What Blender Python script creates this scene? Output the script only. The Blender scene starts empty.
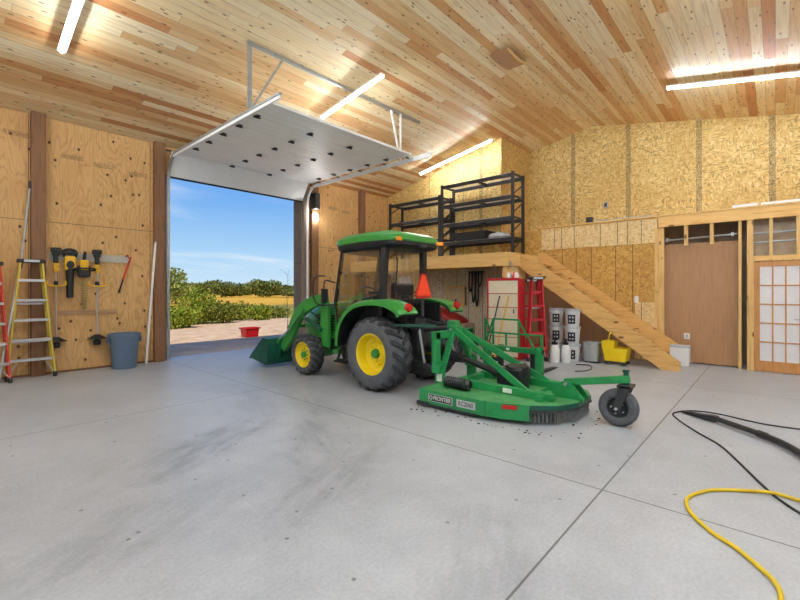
import bpy, bmesh, math, random
from mathutils import Vector, Matrix
random.seed(7)
PI = math.pi
scn = bpy.context.scene
col = scn.collection
V = Vector

# ------------------------------------------------------------------ materials
def lin(c):
    return tuple((x/255/12.92 if x/255 <= .04045 else ((x/255+.055)/1.055)**2.4) for x in c)
class NT:
    def __init__(s, name):
        s.m = bpy.data.materials.new(name); s.m.use_nodes = True
        s.t = s.m.node_tree; s.t.nodes.clear()
        s.out = s.t.nodes.new('ShaderNodeOutputMaterial')
        s.b = s.n('ShaderNodeBsdfPrincipled'); s.l(s.b.outputs[0], s.out.inputs[0])
        s.tc = s.n('ShaderNodeTexCoord')
    def n(s, typ, **kw):
        n = s.t.nodes.new(typ)
        for k, v in kw.items(): setattr(n, k, v)
        return n
    def l(s, a, b): s.t.links.new(a, b)
    def setin(s, sock, v):
        if hasattr(v, 'is_output'): s.l(v, sock)
        elif isinstance(v, tuple) and len(v) == 3 and sock.type == 'RGBA': sock.default_value = (*v, 1)
        else: sock.default_value = v
    def math(s, op, a, b=0.0, c=None):
        n = s.n('ShaderNodeMath', operation=op)
        s.setin(n.inputs[0], a); s.setin(n.inputs[1], b)
        if c is not None: s.setin(n.inputs[2], c)
        return n.outputs[0]
    def obj(s): return s.tc.outputs['Object']
    def sep(s, v):
        n = s.n('ShaderNodeSeparateXYZ'); s.l(v, n.inputs[0]); return n.outputs
    def comb(s, x, y, z):
        n = s.n('ShaderNodeCombineXYZ')
        for i, a in enumerate((x, y, z)): s.setin(n.inputs[i], a)
        return n.outputs[0]
    def mapping(s, v, scale=(1,1,1), rot=(0,0,0), loc=(0,0,0)):
        n = s.n('ShaderNodeMapping'); s.l(v, n.inputs[0])
        n.inputs['Scale'].default_value = scale; n.inputs['Rotation'].default_value = rot; n.inputs['Location'].default_value = loc
        return n.outputs[0]
    def noise(s, v, scale=5, detail=4, rough=.5, dist=0):
        n = s.n('ShaderNodeTexNoise'); s.l(v, n.inputs['Vector'])
        n.inputs['Scale'].default_value = scale; n.inputs['Detail'].default_value = detail
        n.inputs['Roughness'].default_value = rough; n.inputs['Distortion'].default_value = dist
        return n.outputs[0]
    def vor(s, v, scale=5, feature='F1', rnd=1.0, dims='3D'):
        n = s.n('ShaderNodeTexVoronoi', feature=feature, voronoi_dimensions=dims); s.l(v, n.inputs['Vector']); n.inputs['Scale'].default_value = scale
        n.inputs['Randomness'].default_value = rnd
        return n.outputs
    def white(s, v):
        n = s.n('ShaderNodeTexWhiteNoise', noise_dimensions='3D'); s.l(v, n.inputs[0]); return n.outputs
    def ramp(s, f, stops, interp='LINEAR'):
        n = s.n('ShaderNodeValToRGB'); s.l(f, n.inputs[0]); r = n.color_ramp; r.interpolation = interp
        while len(r.elements) < len(stops): r.elements.new(.5)
        for e, (p, c) in zip(r.elements, stops): e.position = p; e.color = (*c, 1) if len(c) == 3 else c
        return n.outputs[0]
    def mix(s, f, a, b, mode='MIX'):
        n = s.n('ShaderNodeMix', data_type='RGBA', blend_type=mode)
        s.setin(n.inputs[0], f); s.setin(n.inputs[6], a); s.setin(n.inputs[7], b)
        return n.outputs[2]
    def smooth(s, x, a, b):
        n = s.n('ShaderNodeMapRange', interpolation_type='SMOOTHSTEP'); s.setin(n.inputs[0], x)
        n.inputs[1].default_value = a; n.inputs[2].default_value = b; return n.outputs[0]
    def bump(s, h, strength=.3, dist=.01):
        n = s.n('ShaderNodeBump'); s.l(h, n.inputs['Height']); n.inputs['Strength'].default_value = strength
        n.inputs['Distance'].default_value = dist; s.l(n.outputs[0], s.b.inputs['Normal'])
    def fin(s, colr=None, rough=.6, metal=0.0, spec=.5):
        if colr is not None: s.setin(s.b.inputs['Base Color'], colr)
        s.setin(s.b.inputs['Roughness'], rough); s.b.inputs['Metallic'].default_value = metal
        s.b.inputs['Specular IOR Level'].default_value = spec
        return s.m

def plain(name, c, rough=.5, metal=0.0, var=.10, scale=9, bump=0.0, spec=.5):
    s = NT(name); c = lin(c)
    f = s.noise(s.obj(), scale, 4, .6)
    colr = s.ramp(f, [(.3, tuple(x*(1-var) for x in c)), (.7, tuple(min(1, x*(1+var)) for x in c))])
    if bump: s.bump(s.noise(s.obj(), scale*8, 3), bump, .004)
    return s.fin(colr, rough, metal, spec)

def wood(name, c1, c2, axis=0, rough=.65, knots=True):
    s = NT(name); sc = [9, 9, 9]; sc[axis] = .7
    v = s.mapping(s.obj(), tuple(sc))
    g = s.noise(v, 3.0, 5, .6, .6)
    colr = s.ramp(g, [(.3, lin(c2)), (.5, lin(c1)), (.72, tuple(min(1, x*1.08) for x in lin(c1)))])
    if knots:
        sk = [5, 5, 5]; sk[axis] = 2.2
        d = s.vor(s.mapping(s.obj(), tuple(sk)), 1.0)['Distance']
        colr = s.mix(s.smooth(d, .16, .06), colr, lin((135, 84, 40)))
    return s.fin(colr, rough)

STAMPS = ((.98, 4.18), (1.75, 3.95), (2.25, 3.9), (2.83, 3.85), (7.9, 3.9), (8.4, 3.85))
def plywood(name, hseam, vseams=(), tone=1.0):
    s = NT(name); o = s.obj(); x, y, z = s.sep(o)
    base = s.noise(s.mapping(o, (2.3, 2.3, .55)), 1.0, 3, .5, .3)
    rings = s.math('FRACT', s.math('MULTIPLY', base, 19.0))
    rings = s.math('ABSOLUTE', s.math('SUBTRACT', rings, .5))
    fine = s.noise(s.mapping(o, (40, 40, 1.6)), 1.0, 3, .6)
    t = lambda c: tuple(min(1, v*tone) for v in lin(c))
    c = s.ramp(rings, [(0, t((188, 138, 80))), (.16, t((214, 168, 106))), (.5, t((226, 183, 122)))])
    c = s.mix(.35, c, s.ramp(fine, [(.3, t((196, 148, 90))), (.7, t((238, 200, 142)))]))
    big = s.noise(o, .9, 2)
    c = s.mix(s.smooth(big, .45, .7), c, s.mix(.5, c, t((206, 156, 98))))
    for sx_, sz_ in STAMPS:
        bx_ = s.math('MULTIPLY', s.math('LESS_THAN', s.math('ABSOLUTE', s.math('SUBTRACT', x, sx_)), .17), s.math('LESS_THAN', s.math('ABSOLUTE', s.math('SUBTRACT', z, sz_)), .045))
        tx_ = s.math('GREATER_THAN', s.noise(s.mapping(o, (30, 1, 48)), 1.0, 2), .48)
        c = s.mix(s.math('MULTIPLY', bx_, s.math('MULTIPLY_ADD', tx_, .4, .1)), c, lin((110, 84, 56)))
    kv = s.comb(s.math('MULTIPLY', x, 3.6), s.math('MULTIPLY', z, 2.9), 0.0)
    kd = s.vor(kv, 1.0, dims='2D'); kr = s.white(kd['Position'])[0]
    kn = s.math('MULTIPLY', s.smooth(kd['Distance'], .10, .055), s.math('GREATER_THAN', kr, .62))
    c = s.mix(kn, c, lin((92, 52, 26)))
    lines = s.math('LESS_THAN', s.math('ABSOLUTE', s.math('SUBTRACT', z, hseam)), .005)
    for vx in vseams:
        lines = s.math('MAXIMUM', lines, s.math('LESS_THAN', s.math('ABSOLUTE', s.math('SUBTRACT', x, vx)), .006))
    c = s.mix(s.math('MULTIPLY', lines, .75), c, lin((70, 46, 26)))
    s.bump(rings, .08, .002)
    return s.fin(c, .62, 0, .4)

def osb(name, cols, seams=(), stamps=(), hseams=()):
    """strand board in the YZ plane: flakes, black sheet seams and ink stamped nail lines"""
    s = NT(name); o = s.obj(); x, y, z = s.sep(o)
    wob = s.n('ShaderNodeTexNoise'); s.l(o, wob.inputs['Vector']); wob.inputs['Scale'].default_value = 7
    w = s.n('ShaderNodeVectorMath', operation='MULTIPLY_ADD'); s.l(wob.outputs['Color'], w.inputs[0]); w.inputs[1].default_value = (.09,)*3; s.l(o, w.inputs[2])
    va = s.vor(s.mapping(w.outputs[0], (30, 13, 46), (.5, 0, 0)), 1.0)
    vb = s.vor(s.mapping(w.outputs[0], (30, 42, 13), (-.5, 0, 0)), 1.0)
    ra = s.sep(va['Color'])[0]; rb = s.sep(vb['Color'])[1]
    msk = s.smooth(s.noise(o, 9, 3), .42, .58)
    f = s.n('ShaderNodeMix', data_type='FLOAT'); s.l(msk, f.inputs[0]); s.l(ra, f.inputs[2]); s.l(rb, f.inputs[3])
    k = [lin(c) for c in cols]
    c = s.ramp(f.outputs[0], [(0, k[0]), (.2, k[1]), (.55, k[2]), (.95, k[3])])
    c = s.mix(.3, c, s.ramp(s.noise(o, 55, 3, .7), [(.3, k[1]), (.7, k[3])]))
    big = s.noise(o, 1.1, 3)
    c = s.mix(s.math('MULTIPLY', s.smooth(big, .4, .7), .35), c, k[1])
    for a in stamps:
        d = s.math('ABSOLUTE', s.math('SUBTRACT', y, a))
        txt = s.math('GREATER_THAN', s.noise(s.mapping(o, (1, 60, 26)), 1.0, 2), .5)
        m = s.math('MULTIPLY', s.math('LESS_THAN', d, .055), s.math('MULTIPLY_ADD', txt, .45, .25))
        c = s.mix(m, c, lin((95, 82, 62)))
    ln = None
    for a in seams:
        d = s.math('LESS_THAN', s.math('ABSOLUTE', s.math('SUBTRACT', y, a)), .007)
        ln = d if ln is None else s.math('MAXIMUM', ln, d)
    for a in hseams:
        d = s.math('LESS_THAN', s.math('ABSOLUTE', s.math('SUBTRACT', z, a)), .006)
        ln = d if ln is None else s.math('MAXIMUM', ln, d)
    if ln is not None: c = s.mix(s.math('MULTIPLY', ln, .85), c, lin((60, 44, 26)))
    s.bump(f.outputs[0], .12, .003)
    return s.fin(c, .6, 0, .4)

def ceiling_boards():
    s = NT('ceiling_pine_boards'); o = s.obj(); x, y, z = s.sep(o)
    W = .14
    row = s.math('DIVIDE', y, W); ri = s.math('FLOOR', row); rf = s.math('FRACT', row)
    off = s.white(s.comb(ri, 3.3, 1.7))[0]
    L = s.math('MULTIPLY_ADD', s.white(s.comb(ri, 8.1, 4.0))[0], 2.0, 2.4)
    px = s.math('DIVIDE', s.math('MULTIPLY_ADD', off, 9.0, x), L); pi = s.math('FLOOR', px); pf = s.math('FRACT', px)
    rnd = s.white(s.comb(ri, pi, 5.0)); r1 = rnd[0]
    tone = s.math('ADD', s.math('MULTIPLY', r1, .8), s.math('MULTIPLY', s.noise(o, .35, 2), .22))
    c = s.ramp(tone, [(0, lin((248, 234, 202))), (.42, lin((243, 220, 176))), (.62, lin((234, 202, 150))), (.78, lin((220, 170, 116))), (.91, lin((202, 138, 86))), (1, lin((184, 114, 68)))])
    g = s.noise(s.mapping(s.comb(s.math('MULTIPLY_ADD', r1, 40.0, x), y, s.math('MULTIPLY', r1, 9.0)), (1.6, 34, 1)), 1.0, 5, .62, .8)
    c = s.mix(.7, c, s.mix(1.0, c, s.ramp(g, [(.3, (.60, .46, .34)), (.5, (1, 1, 1)), (.75, (1.0, 1.0, 1.0))]), 'MULTIPLY'))
    kd = s.vor(s.mapping(o, (2.6, 8, 0)), 1.0, dims='2D'); kr = s.white(kd['Position'])[0]
    kn = s.math('MULTIPLY', s.smooth(kd['Distance'], .12, .05), s.math('GREATER_THAN', kr, .45))
    c = s.mix(s.math('MULTIPLY', kn, .85), c, lin((120, 66, 32)))
    gr = s.math('MULTIPLY', s.math('LESS_THAN', s.math('ABSOLUTE', s.math('SUBTRACT', rf, .5)), .475), 1.0)
    en = s.math('GREATER_THAN', pf, .0018)
    c = s.mix(s.math('SUBTRACT', 1.0, s.math('MULTIPLY', gr, en)), c, s.mix(.42, c, lin((100, 66, 40))))
    s.bump(gr, .25, .004)
    return s.fin(c, .5, 0, .45)

def concrete():
    s = NT('floor_concrete'); o = s.obj(); x, y, z = s.sep(o)
    a = s.noise(o, .55, 6, .6); b = s.noise(o, 3.5, 5, .65); f = s.noise(o, 45, 3, .6)
    c = s.ramp(a, [(.3, lin((152, 157, 165))), (.52, lin((178, 183, 190))), (.75, lin((198, 202, 208)))])
    c = s.mix(.35, c, s.ramp(b, [(.3, lin((150, 155, 163))), (.7, lin((200, 204, 210)))]))
    c = s.mix(.18, c, s.ramp(f, [(.35, lin((150, 153, 158))), (.65, lin((222, 222, 224)))]))
    # worn tracks and tyre scuffs running from the door into the shed
    wn_ = s.math('MULTIPLY', s.math('SUBTRACT', s.noise(o, 3.2, 5, .7), .5), 1.6)
    sm_ = [s.smooth(s.noise(s.mapping(s.mapping(o, (1, 1, 1), (0, 0, -q)), (1.2, 5, 1)), 1.0, 8, .7), .25, .8) for q in (.5, 1.15)]
    tot = None
    for (cx, cy, rx, ry, rot, amt) in ((1.75, 4.1, 1.2, .42, .35, .85), (2.6, 3.5, 1.4, .34, .9, .65), (2.2, 2.7, 1.1, .40, .5, .65), (3.4, 4.6, 1.6, .4, 1.2, .45),
                                       (2.9, 5.2, 1.6, .35, 1.3, .4), (2.0, 1.2, .9, .4, .7, .4), (.8, 3.0, 1.3, .45, .2, .4)):
        v = s.mapping(s.mapping(o, (1, 1, 1), (0, 0, 0), (-cx, -cy, 0)), (1, 1, 0), (0, 0, -rot))
        v = s.mapping(v, (1/rx, 1/ry, 0))
        ln = s.n('ShaderNodeVectorMath', operation='LENGTH'); s.l(v, ln.inputs[0])
        m = s.smooth(s.math('ADD', ln.outputs['Value'], wn_), 1.1, .2)
        m = s.math('MULTIPLY', s.math('MULTIPLY', m, sm_[0 if rot < .8 else 1]), amt)
        tot = m if tot is None else s.math('MAXIMUM', tot, m)
    c = s.mix(tot, c, lin((94, 98, 106)))
    sp = s.vor(o, 3.1, dims='2D'); sr = s.white(sp['Position'])[0]
    spot = s.math('MULTIPLY', s.smooth(sp['Distance'], .05, .03), s.math('GREATER_THAN', sr, .80))
    c = s.mix(s.math('MULTIPLY', spot, .7), c, lin((84, 82, 82)))
    j = None
    for ax, p in ((x, 3.36), (x, 7.9), (y, .97), (y, 5.8), (x, -1.0)):
        d = s.math('LESS_THAN', s.math('ABSOLUTE', s.math('SUBTRACT', ax, p)), .0065)
        j = d if j is None else s.math('MAXIMUM', j, d)
    c = s.mix(s.math('MULTIPLY', j, .8), c, lin((74, 72, 70)))
    rg = s.ramp(b, [(.3, (.32,)*3), (.7, (.46,)*3)])
    s.bump(f, .04, .002)
    return s.fin(c, rg, 0, .42)

def ground_mat(name, cs, sc, rough=.95, bump=.4):
    s = NT(name); o = s.obj()
    a = s.noise(o, sc, 5, .65); b = s.noise(o, sc*9, 4, .7)
    f = s.math('ADD', s.math('MULTIPLY', a, .6), s.math('MULTIPLY', b, .4))
    c = s.ramp(f, [(.35, lin(cs[0])), (.5, lin(cs[1])), (.65, lin(cs[2]))])
    s.bump(b, bump, .03)
    return s.fin(c, rough, 0, .2)

def glass(name, tint=(.97, .985, .98), gl=.09):
    s = NT(name); s.t.nodes.remove(s.b)
    tr = s.n('ShaderNodeBsdfTransparent'); tr.inputs[0].default_value = (*tint, 1)
    g = s.n('ShaderNodeBsdfGlossy'); g.inputs['Roughness'].default_value = .03
    fr = s.n('ShaderNodeLayerWeight'); fr.inputs[0].default_value = .25
    k = s.math('MULTIPLY_ADD', fr.outputs['Fresnel'], .38, gl)
    mx = s.n('ShaderNodeMixShader'); s.l(k, mx.inputs[0]); s.l(tr.outputs[0], mx.inputs[1]); s.l(g.outputs[0], mx.inputs[2])
    s.l(mx.outputs[0], s.out.inputs[0]); return s.m

def emit(name, c, strength):
    s = NT(name); s.b.inputs['Base Color'].default_value = (.9, .9, .9, 1)
    n = s.noise(s.obj(), 2, 1)
    s.l(s.ramp(n, [(0, c), (1, c)]), s.b.inputs['Emission Color']); s.b.inputs['Emission Strength'].default_value = strength
    return s.m

M = {}
M['green'] = plain('tractor_green', (56, 148, 60), .30, 0, .06, 3, spec=.6)
M['dgreen'] = plain('dark_bucket_green', (18, 88, 66), .42, 0, .18, 5)
M['igreen'] = plain('implement_green', (34, 140, 76), .38, 0, .14, 6)
M['dusty'] = plain('dusty_deck_green', (74, 148, 88), .6, 0, .25, 5)
M['yellow'] = plain('wheel_yellow', (246, 216, 20), .38, 0, .05, 5)
M['tyre'] = plain('tyre_rubber', (88, 91, 96), .75, 0, .18, 10, .2)
M['tyred'] = plain('tyre_tread_rubber', (58, 58, 60), .85, 0, .22, 14, .3)
M['black'] = plain('black_plastic', (30, 31, 33), .45)
M['dkgrey'] = plain('dark_grey_metal', (58, 60, 62), .5, .3)
M['rackm'] = plain('rack_powder_coat', (44, 44, 47), .5, .2)
M['steel'] = plain('galvanised_steel', (176, 180, 182), .42, .75, .12, 12)
M['wsteel'] = plain('white_painted_steel', (246, 247, 248), .5, 0, .03, 3)
M['chain'] = plain('chain_steel', (150, 150, 150), .45, .6, .2, 14)
M['alu'] = plain('brushed_aluminium', (196, 198, 200), .35, .7, .06, 14)
M['amber'] = plain('amber_lens', (250, 150, 30), .25)
M['redlens'] = plain('red_lens', (200, 26, 30), .25)
M['smv'] = plain('fluorescent_orange', (255, 78, 40), .5, 0, .02)
M['smvb'] = plain('dark_red_border', (196, 34, 30), .4)
M['red'] = plain('red_fibreglass', (196, 36, 36), .45)
M['dred'] = plain('dark_red_paint', (140, 26, 34), .35)
M['redtub'] = plain('red_plastic_tub', (214, 28, 34), .4)
M['lyellow'] = plain('yellow_fibreglass', (214, 190, 70), .5)
M['orangey'] = plain('red_orange_fibreglass', (206, 66, 36), .5)
M['tooly'] = plain('tool_yellow', (240, 186, 30), .4)
M['seat'] = plain('black_vinyl', (26, 26, 28), .55)
M['can'] = plain('grey_blue_plastic', (98, 118, 142), .55, 0, .06)
M['pail'] = plain('white_pail_plastic', (218, 220, 222), .45, 0, .03)
M['lid'] = plain('grey_pail_lid', (186, 190, 194), .5)
M['ink'] = plain('black_print', (44, 42, 46), .6)
M['mopy'] = plain('mop_bucket_yellow', (250, 214, 24), .4, 0, .05)
M['hose'] = plain('yellow_hose', (226, 192, 32), .45)
M['cord'] = plain('black_rubber_cord', (32, 31, 32), .6)
M['cream'] = plain('cream_panel', (232, 216, 186), .6, 0, .05)
M['rubred'] = plain('cabinet_red', (196, 34, 48), .45)
M['stripm'] = wood('grey_strip_wood', (186, 148, 108), (160, 124, 90), 0)
M['olive'] = plain('worn_blade', (150, 124, 66), .5, .3, .25)
M['board'] = plain('pale_grey_board', (188, 182, 168), .6)
M['white'] = plain('white_plastic', (240, 240, 238), .4, 0, .02)
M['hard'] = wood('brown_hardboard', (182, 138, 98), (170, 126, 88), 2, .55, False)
M['drop'] = plain('shade_wall_panel', (206, 180, 138), .7, 0, .1, 3)
M['doorw'] = wood('stained_door_wood', (206, 146, 84), (186, 122, 62), 2, .4, False)
M['pane'] = plain('frosted_white_pane', (236, 234, 236), .3, 0, .04, 4)
M['px'] = wood('pine_x', (236, 196, 128), (214, 164, 96), 0)
M['py'] = wood('pine_y', (236, 190, 118), (216, 160, 90), 1)
M['pz'] = wood('pine_z', (230, 190, 122), (208, 156, 90), 2)
M['stair'] = wood('stair_pine', (228, 180, 108), (206, 150, 82), 1)
M['post'] = wood('treated_post', (138, 98, 66), (112, 76, 50), 2)
M['jamb'] = wood('grey_weathered_jamb', (150, 130, 112), (118, 100, 86), 2, .7, False)
M['plywood'] = plywood('plywood_sheet', 2.72, (3.05, 1.14, 7.3, 8.9))
M['osb'] = osb('osb_upper', [(112, 80, 34), (196, 156, 80), (226, 192, 114), (248, 230, 170)], (), (.05, 1.33, 2.82, 4.21))
M['osbl'] = osb('osb_alcove', [(112, 80, 34), (190, 148, 76), (216, 180, 104), (242, 218, 154)], (7.9, 6.68), (6.1,))
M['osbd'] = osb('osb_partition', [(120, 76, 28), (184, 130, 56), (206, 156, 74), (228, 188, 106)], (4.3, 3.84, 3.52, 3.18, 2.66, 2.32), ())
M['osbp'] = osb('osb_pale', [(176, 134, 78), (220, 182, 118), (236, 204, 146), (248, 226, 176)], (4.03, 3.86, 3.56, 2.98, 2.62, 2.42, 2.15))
M['osbg'] = osb('osb_shade', [(150, 124, 92), (204, 180, 144), (222, 202, 168), (236, 220, 190)], (9.2, 8.6, 8.0, 7.4, 6.9, 6.5, 6.05, 5.6))
M['ceil'] = ceiling_boards()
M['floor'] = concrete()
M['bounce'] = plain('white_bounce_wall', (232, 233, 236), .6, 0, .03, 2)
M['glass'] = glass('cab_glass')
M['tube'] = emit('led_tube_light', (.90, .955, 1.0), 96)
M['lampg'] = emit('door_lamp_light', (1, .98, .94), 130)
M['paper'] = plain('insulation_facing', (150, 128, 104), .6, 0, .2, 4)
M['vapour'] = plain('plastic_sheet', (196, 172, 138), .25, 0, .25, 3)

# ------------------------------------------------------------------ mesh builder
class MB:
    def __init__(s): s.v = []; s.f = []
    def add(s, vs, fs):
        n = len(s.v); s.v += [V(v) for v in vs]; s.f += [tuple(i+n for i in f) for f in fs]; return s
    def box(s, c, d, rot=None):
        c = V(c); hx, hy, hz = d[0]/2, d[1]/2, d[2]/2
        vs = [V((x, y, z)) for x in (-hx, hx) for y in (-hy, hy) for z in (-hz, hz)]
        if rot is not None: vs = [rot @ v for v in vs]
        return s.add([c+v for v in vs], [(0,1,3,2),(4,6,7,5),(0,4,5,1),(2,3,7,6),(0,2,6,4),(1,5,7,3)])
    def bx(s, a, b): return s.box([(a[i]+b[i])/2 for i in range(3)], [abs(b[i]-a[i]) for i in range(3)])
    def beam(s, p, q, w, h, up=(0,0,1)):
        p, q = V(p), V(q); d = (q-p).normalized(); u = V(up)
        sd = d.cross(u)
        if sd.length < 1e-4: sd = d.cross(V((1,0,0)))
        sd.normalize(); u = sd.cross(d).normalized()
        vs = [b + sd*a*w/2 + u*c*h/2 for b in (p, q) for a, c in ((-1,-1),(1,-1),(1,1),(-1,1))]
        return s.add(vs, [(0,1,2,3),(7,6,5,4),(0,4,5,1),(1,5,6,2),(2,6,7,3),(3,7,4,0)])
    def tube(s, pts, r, seg=10, closed=False):
        pts = [V(p) for p in pts]; n = len(pts); vs = []; fs = []; prev = None
        for i, p in enumerate(pts):
            a = pts[(i-1) % n] if (closed or i > 0) else p; b = pts[(i+1) % n] if (closed or i < n-1) else p
            d = (b-a).normalized()
            if prev is None:
                u = d.cross(V((0,0,1)));
                if u.length < 1e-3: u = d.cross(V((1,0,0)))
            else: u = prev - d*prev.dot(d)
            u.normalize(); prev = u; w = d.cross(u); rr = r[i] if isinstance(r, (list, tuple)) else r
            vs += [p + (u*math.cos(t)+w*math.sin(t))*rr for t in [2*PI*k/seg for k in range(seg)]]
        m = n if closed else n-1
        for i in range(m):
            for k in range(seg):
                a, b = i*seg+k, i*seg+(k+1) % seg; c = ((i+1) % n)*seg
                fs.append((a, b, c+(k+1) % seg, c+k))
        if not closed: fs += [tuple(range(seg))[::-1], tuple(range((n-1)*seg, n*seg))]
        return s.add(vs, fs)
    def cyl(s, p, q, r, r2=None, seg=20): return s.tube([p, q], [r, r if r2 is None else r2], seg)
    def lathe(s, prof, org=(0,0,0), axis='z', seg=32, closed=False):
        """prof: (radius, offset along axis)"""
        vs = []; fs = []; n = len(prof); o = V(org)
        for k in range(seg):
            t = 2*PI*k/seg; c, q = math.cos(t), math.sin(t)
            for r, h in prof:
                vs.append(o + (V((r*c, r*q, h)) if axis == 'z' else V((h, r*c, r*q)) if axis == 'x' else V((r*c, h, r*q))))
        for k in range(seg):
            k2 = (k+1) % seg
            for i in range(n if closed else n-1):
                j = (i+1) % n
                fs.append((k*n+i, k2*n+i, k2*n+j, k*n+j))
        return s.add(vs, fs)
    def prism(s, poly, plane, a, b):
        n = len(poly)
        def mk(p, h): return (h, p[0], p[1]) if plane == 'yz' else (p[0], h, p[1]) if plane == 'xz' else (p[0], p[1], h)
        return s.add([mk(p, a) for p in poly]+[mk(p, b) for p in poly],
                     [tuple(range(n))[::-1], tuple(range(n, 2*n))]+[(i, (i+1) % n, n+(i+1) % n, n+i) for i in range(n)])
    def loft(s, rings, cap=True, closed=True):
        n = len(rings[0]); vs = [p for r in rings for p in r]; fs = []
        for i in range(len(rings)-1):
            for k in range(n if closed else n-1):
                a, b = i*n+k, i*n+(k+1) % n; fs.append((a, b, b+n, a+n))
        if cap: fs += [tuple(range(n))[::-1], tuple(range((len(rings)-1)*n, len(rings)*n))]
        return s.add(vs, fs)
    def build(s, name, mat, parent=None, smooth=True, bevel=0.0, loc=None):
        me = bpy.data.meshes.new(name); me.from_pydata([tuple(v) for v in s.v], [], s.f)
        bm = bmesh.new(); bm.from_mesh(me)
        bmesh.ops.remove_doubles(bm, verts=bm.verts, dist=1e-5)
        bmesh.ops.recalc_face_normals(bm, faces=bm.faces); bm.to_mesh(me); bm.free()
        me.materials.append(M[mat] if isinstance(mat, str) else mat)
        if smooth:
            me.polygons.foreach_set('use_smooth', [True]*len(me.polygons)); me.set_sharp_from_angle(angle=math.radians(38))
        o = bpy.data.objects.new(name, me); col.objects.link(o)
        if parent: o.parent = parent
        if loc: o.location = loc
        if bevel:
            b = o.modifiers.new('bevel', 'BEVEL'); b.width = bevel; b.segments = 2; b.limit_method = 'ANGLE'; b.angle_limit = math.radians(50)
        return o

def B(): return MB()
def tag(o, label=None, cat=None, group=None, kind=None):
    if label: o['label'] = label
    if cat: o['category'] = cat
    if group: o['group'] = group
    if kind: o['kind'] = kind
    return o
def thing(name, loc, label, cat, group=None, rz=0):
    o = bpy.data.objects.new(name, None); o.empty_display_size = .2; col.objects.link(o)
    o.location = loc; o.rotation_euler = (0, 0, rz); return tag(o, label, cat, group)
def struct(mb, name, mat, parent=None, **k):
    o = mb.build(name, mat, parent, smooth=k.pop('smooth', False), **k)
    if not parent: tag(o, kind='structure')
    return o
def copy_tree(o, parent=None):
    c = o.copy(); col.objects.link(c)
    if parent: c.parent = parent
    for ch in list(o.children): copy_tree(ch, c)
    return c
def word(txt, size, name, mat, parent, loc, rot, depth=.001, sx=1.0):
    cu = bpy.data.curves.new(name, 'FONT'); cu.body = txt; cu.size = size; cu.extrude = depth; cu.align_x = 'CENTER'; cu.align_y = 'CENTER'
    t = bpy.data.objects.new('tmp', cu); col.objects.link(t)
    me = bpy.data.meshes.new_from_object(t.evaluated_get(bpy.context.evaluated_depsgraph_get()))
    bpy.data.objects.remove(t); me.name = name; me.materials.clear(); me.materials.append(M[mat])
    o = bpy.data.objects.new(name, me); col.objects.link(o); o.parent = parent; o.location = loc; o.rotation_euler = rot; o.scale = (sx, 1, 1)
    return o
def smoothpath(pts, n=8):
    P = [V(p) for p in pts]; out = []
    for i in range(len(P)-1):
        p0, p1, p2, p3 = P[max(0, i-1)], P[i], P[i+1], P[min(len(P)-1, i+2)]
        for k in range(n):
            t = k/n
            out.append(.5*((2*p1)+(p2-p0)*t+(2*p0-5*p1+4*p2-p3)*t*t+(3*p1-p0-3*p2+p3)*t**3))
    out.append(P[-1]); return out

# ------------------------------------------------------------------ setting
X0, Y0, YA, XB, XC = -1.6, -2.4, 9.7, 10.2, 11.95
PROF = [(Y0-.2, 4.72), (-.4, 5.13), (3.7, 5.93), (5.48, 5.60), (YA, 4.57), (YA+.5, 4.45)]
def ceil_z(y):
    for (a, za), (b, zb) in zip(PROF, PROF[1:]):
        if a <= y <= b: return za+(zb-za)*(y-a)/(b-a)
struct(B().bx((X0-.3, Y0-.3, -.15), (XC+.3, YA+.35, 0)), 'floor', 'floor')
c = B()
for (a, za), (b, zb) in zip(PROF, PROF[1:]):
    c.prism([(a, za), (b, zb), (b, zb+.12), (a, za+.12)], 'yz', X0-.3, XC+.3)
struct(c, 'ceiling', 'ceil')
# wall with the overhead door
DX0, DX1, DZ = 3.36, 6.78, 3.98
w = B()
w.bx((X0-.3, YA, 0), (DX0, YA+.3, 4.62)); w.bx((DX1, YA, 0), (XC+.3, YA+.3, 4.62)); w.bx((DX0, YA, DZ), (DX1, YA+.3, 4.62))
struct(w, 'wall_left', 'plywood')
def gable(x0, x1, zb, ya, yb, name, mat):
    ys = [ya]+[p[0] for p in PROF if ya < p[0] < yb]+[yb]
    poly = [(ya, zb), (yb, zb)]+[(y, ceil_z(y)+.03) for y in ys[::-1]]
    return struct(B().prism(poly, 'yz', x0, x1), name, mat)
gable(XB, XB+.12, 2.35, 5.48, YA, 'wall_alcove', 'osbl')
struct(B().bx((XB, 5.48, 0), (XB+.12, YA, 2.35)), 'wall_under_loft', 'osbg')
struct(B().bx((XB+.12, 5.48, 3.0), (XC, 5.60, 5.63)), 'wall_return', 'osbl')
gable(XC, XC+.15, 2.95, Y0, 5.48, 'wall_right', 'osb')
struct(B().bx((X0-.15, Y0, 0), (X0, YA, 6.0)), 'wall_rear', 'bounce')  # this and the near wall are unseen, coloured white to bounce light
struct(B().bx((X0, Y0-.15, 0), (XC, Y0, 4.8)), 'wall_near', 'bounce')
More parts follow.
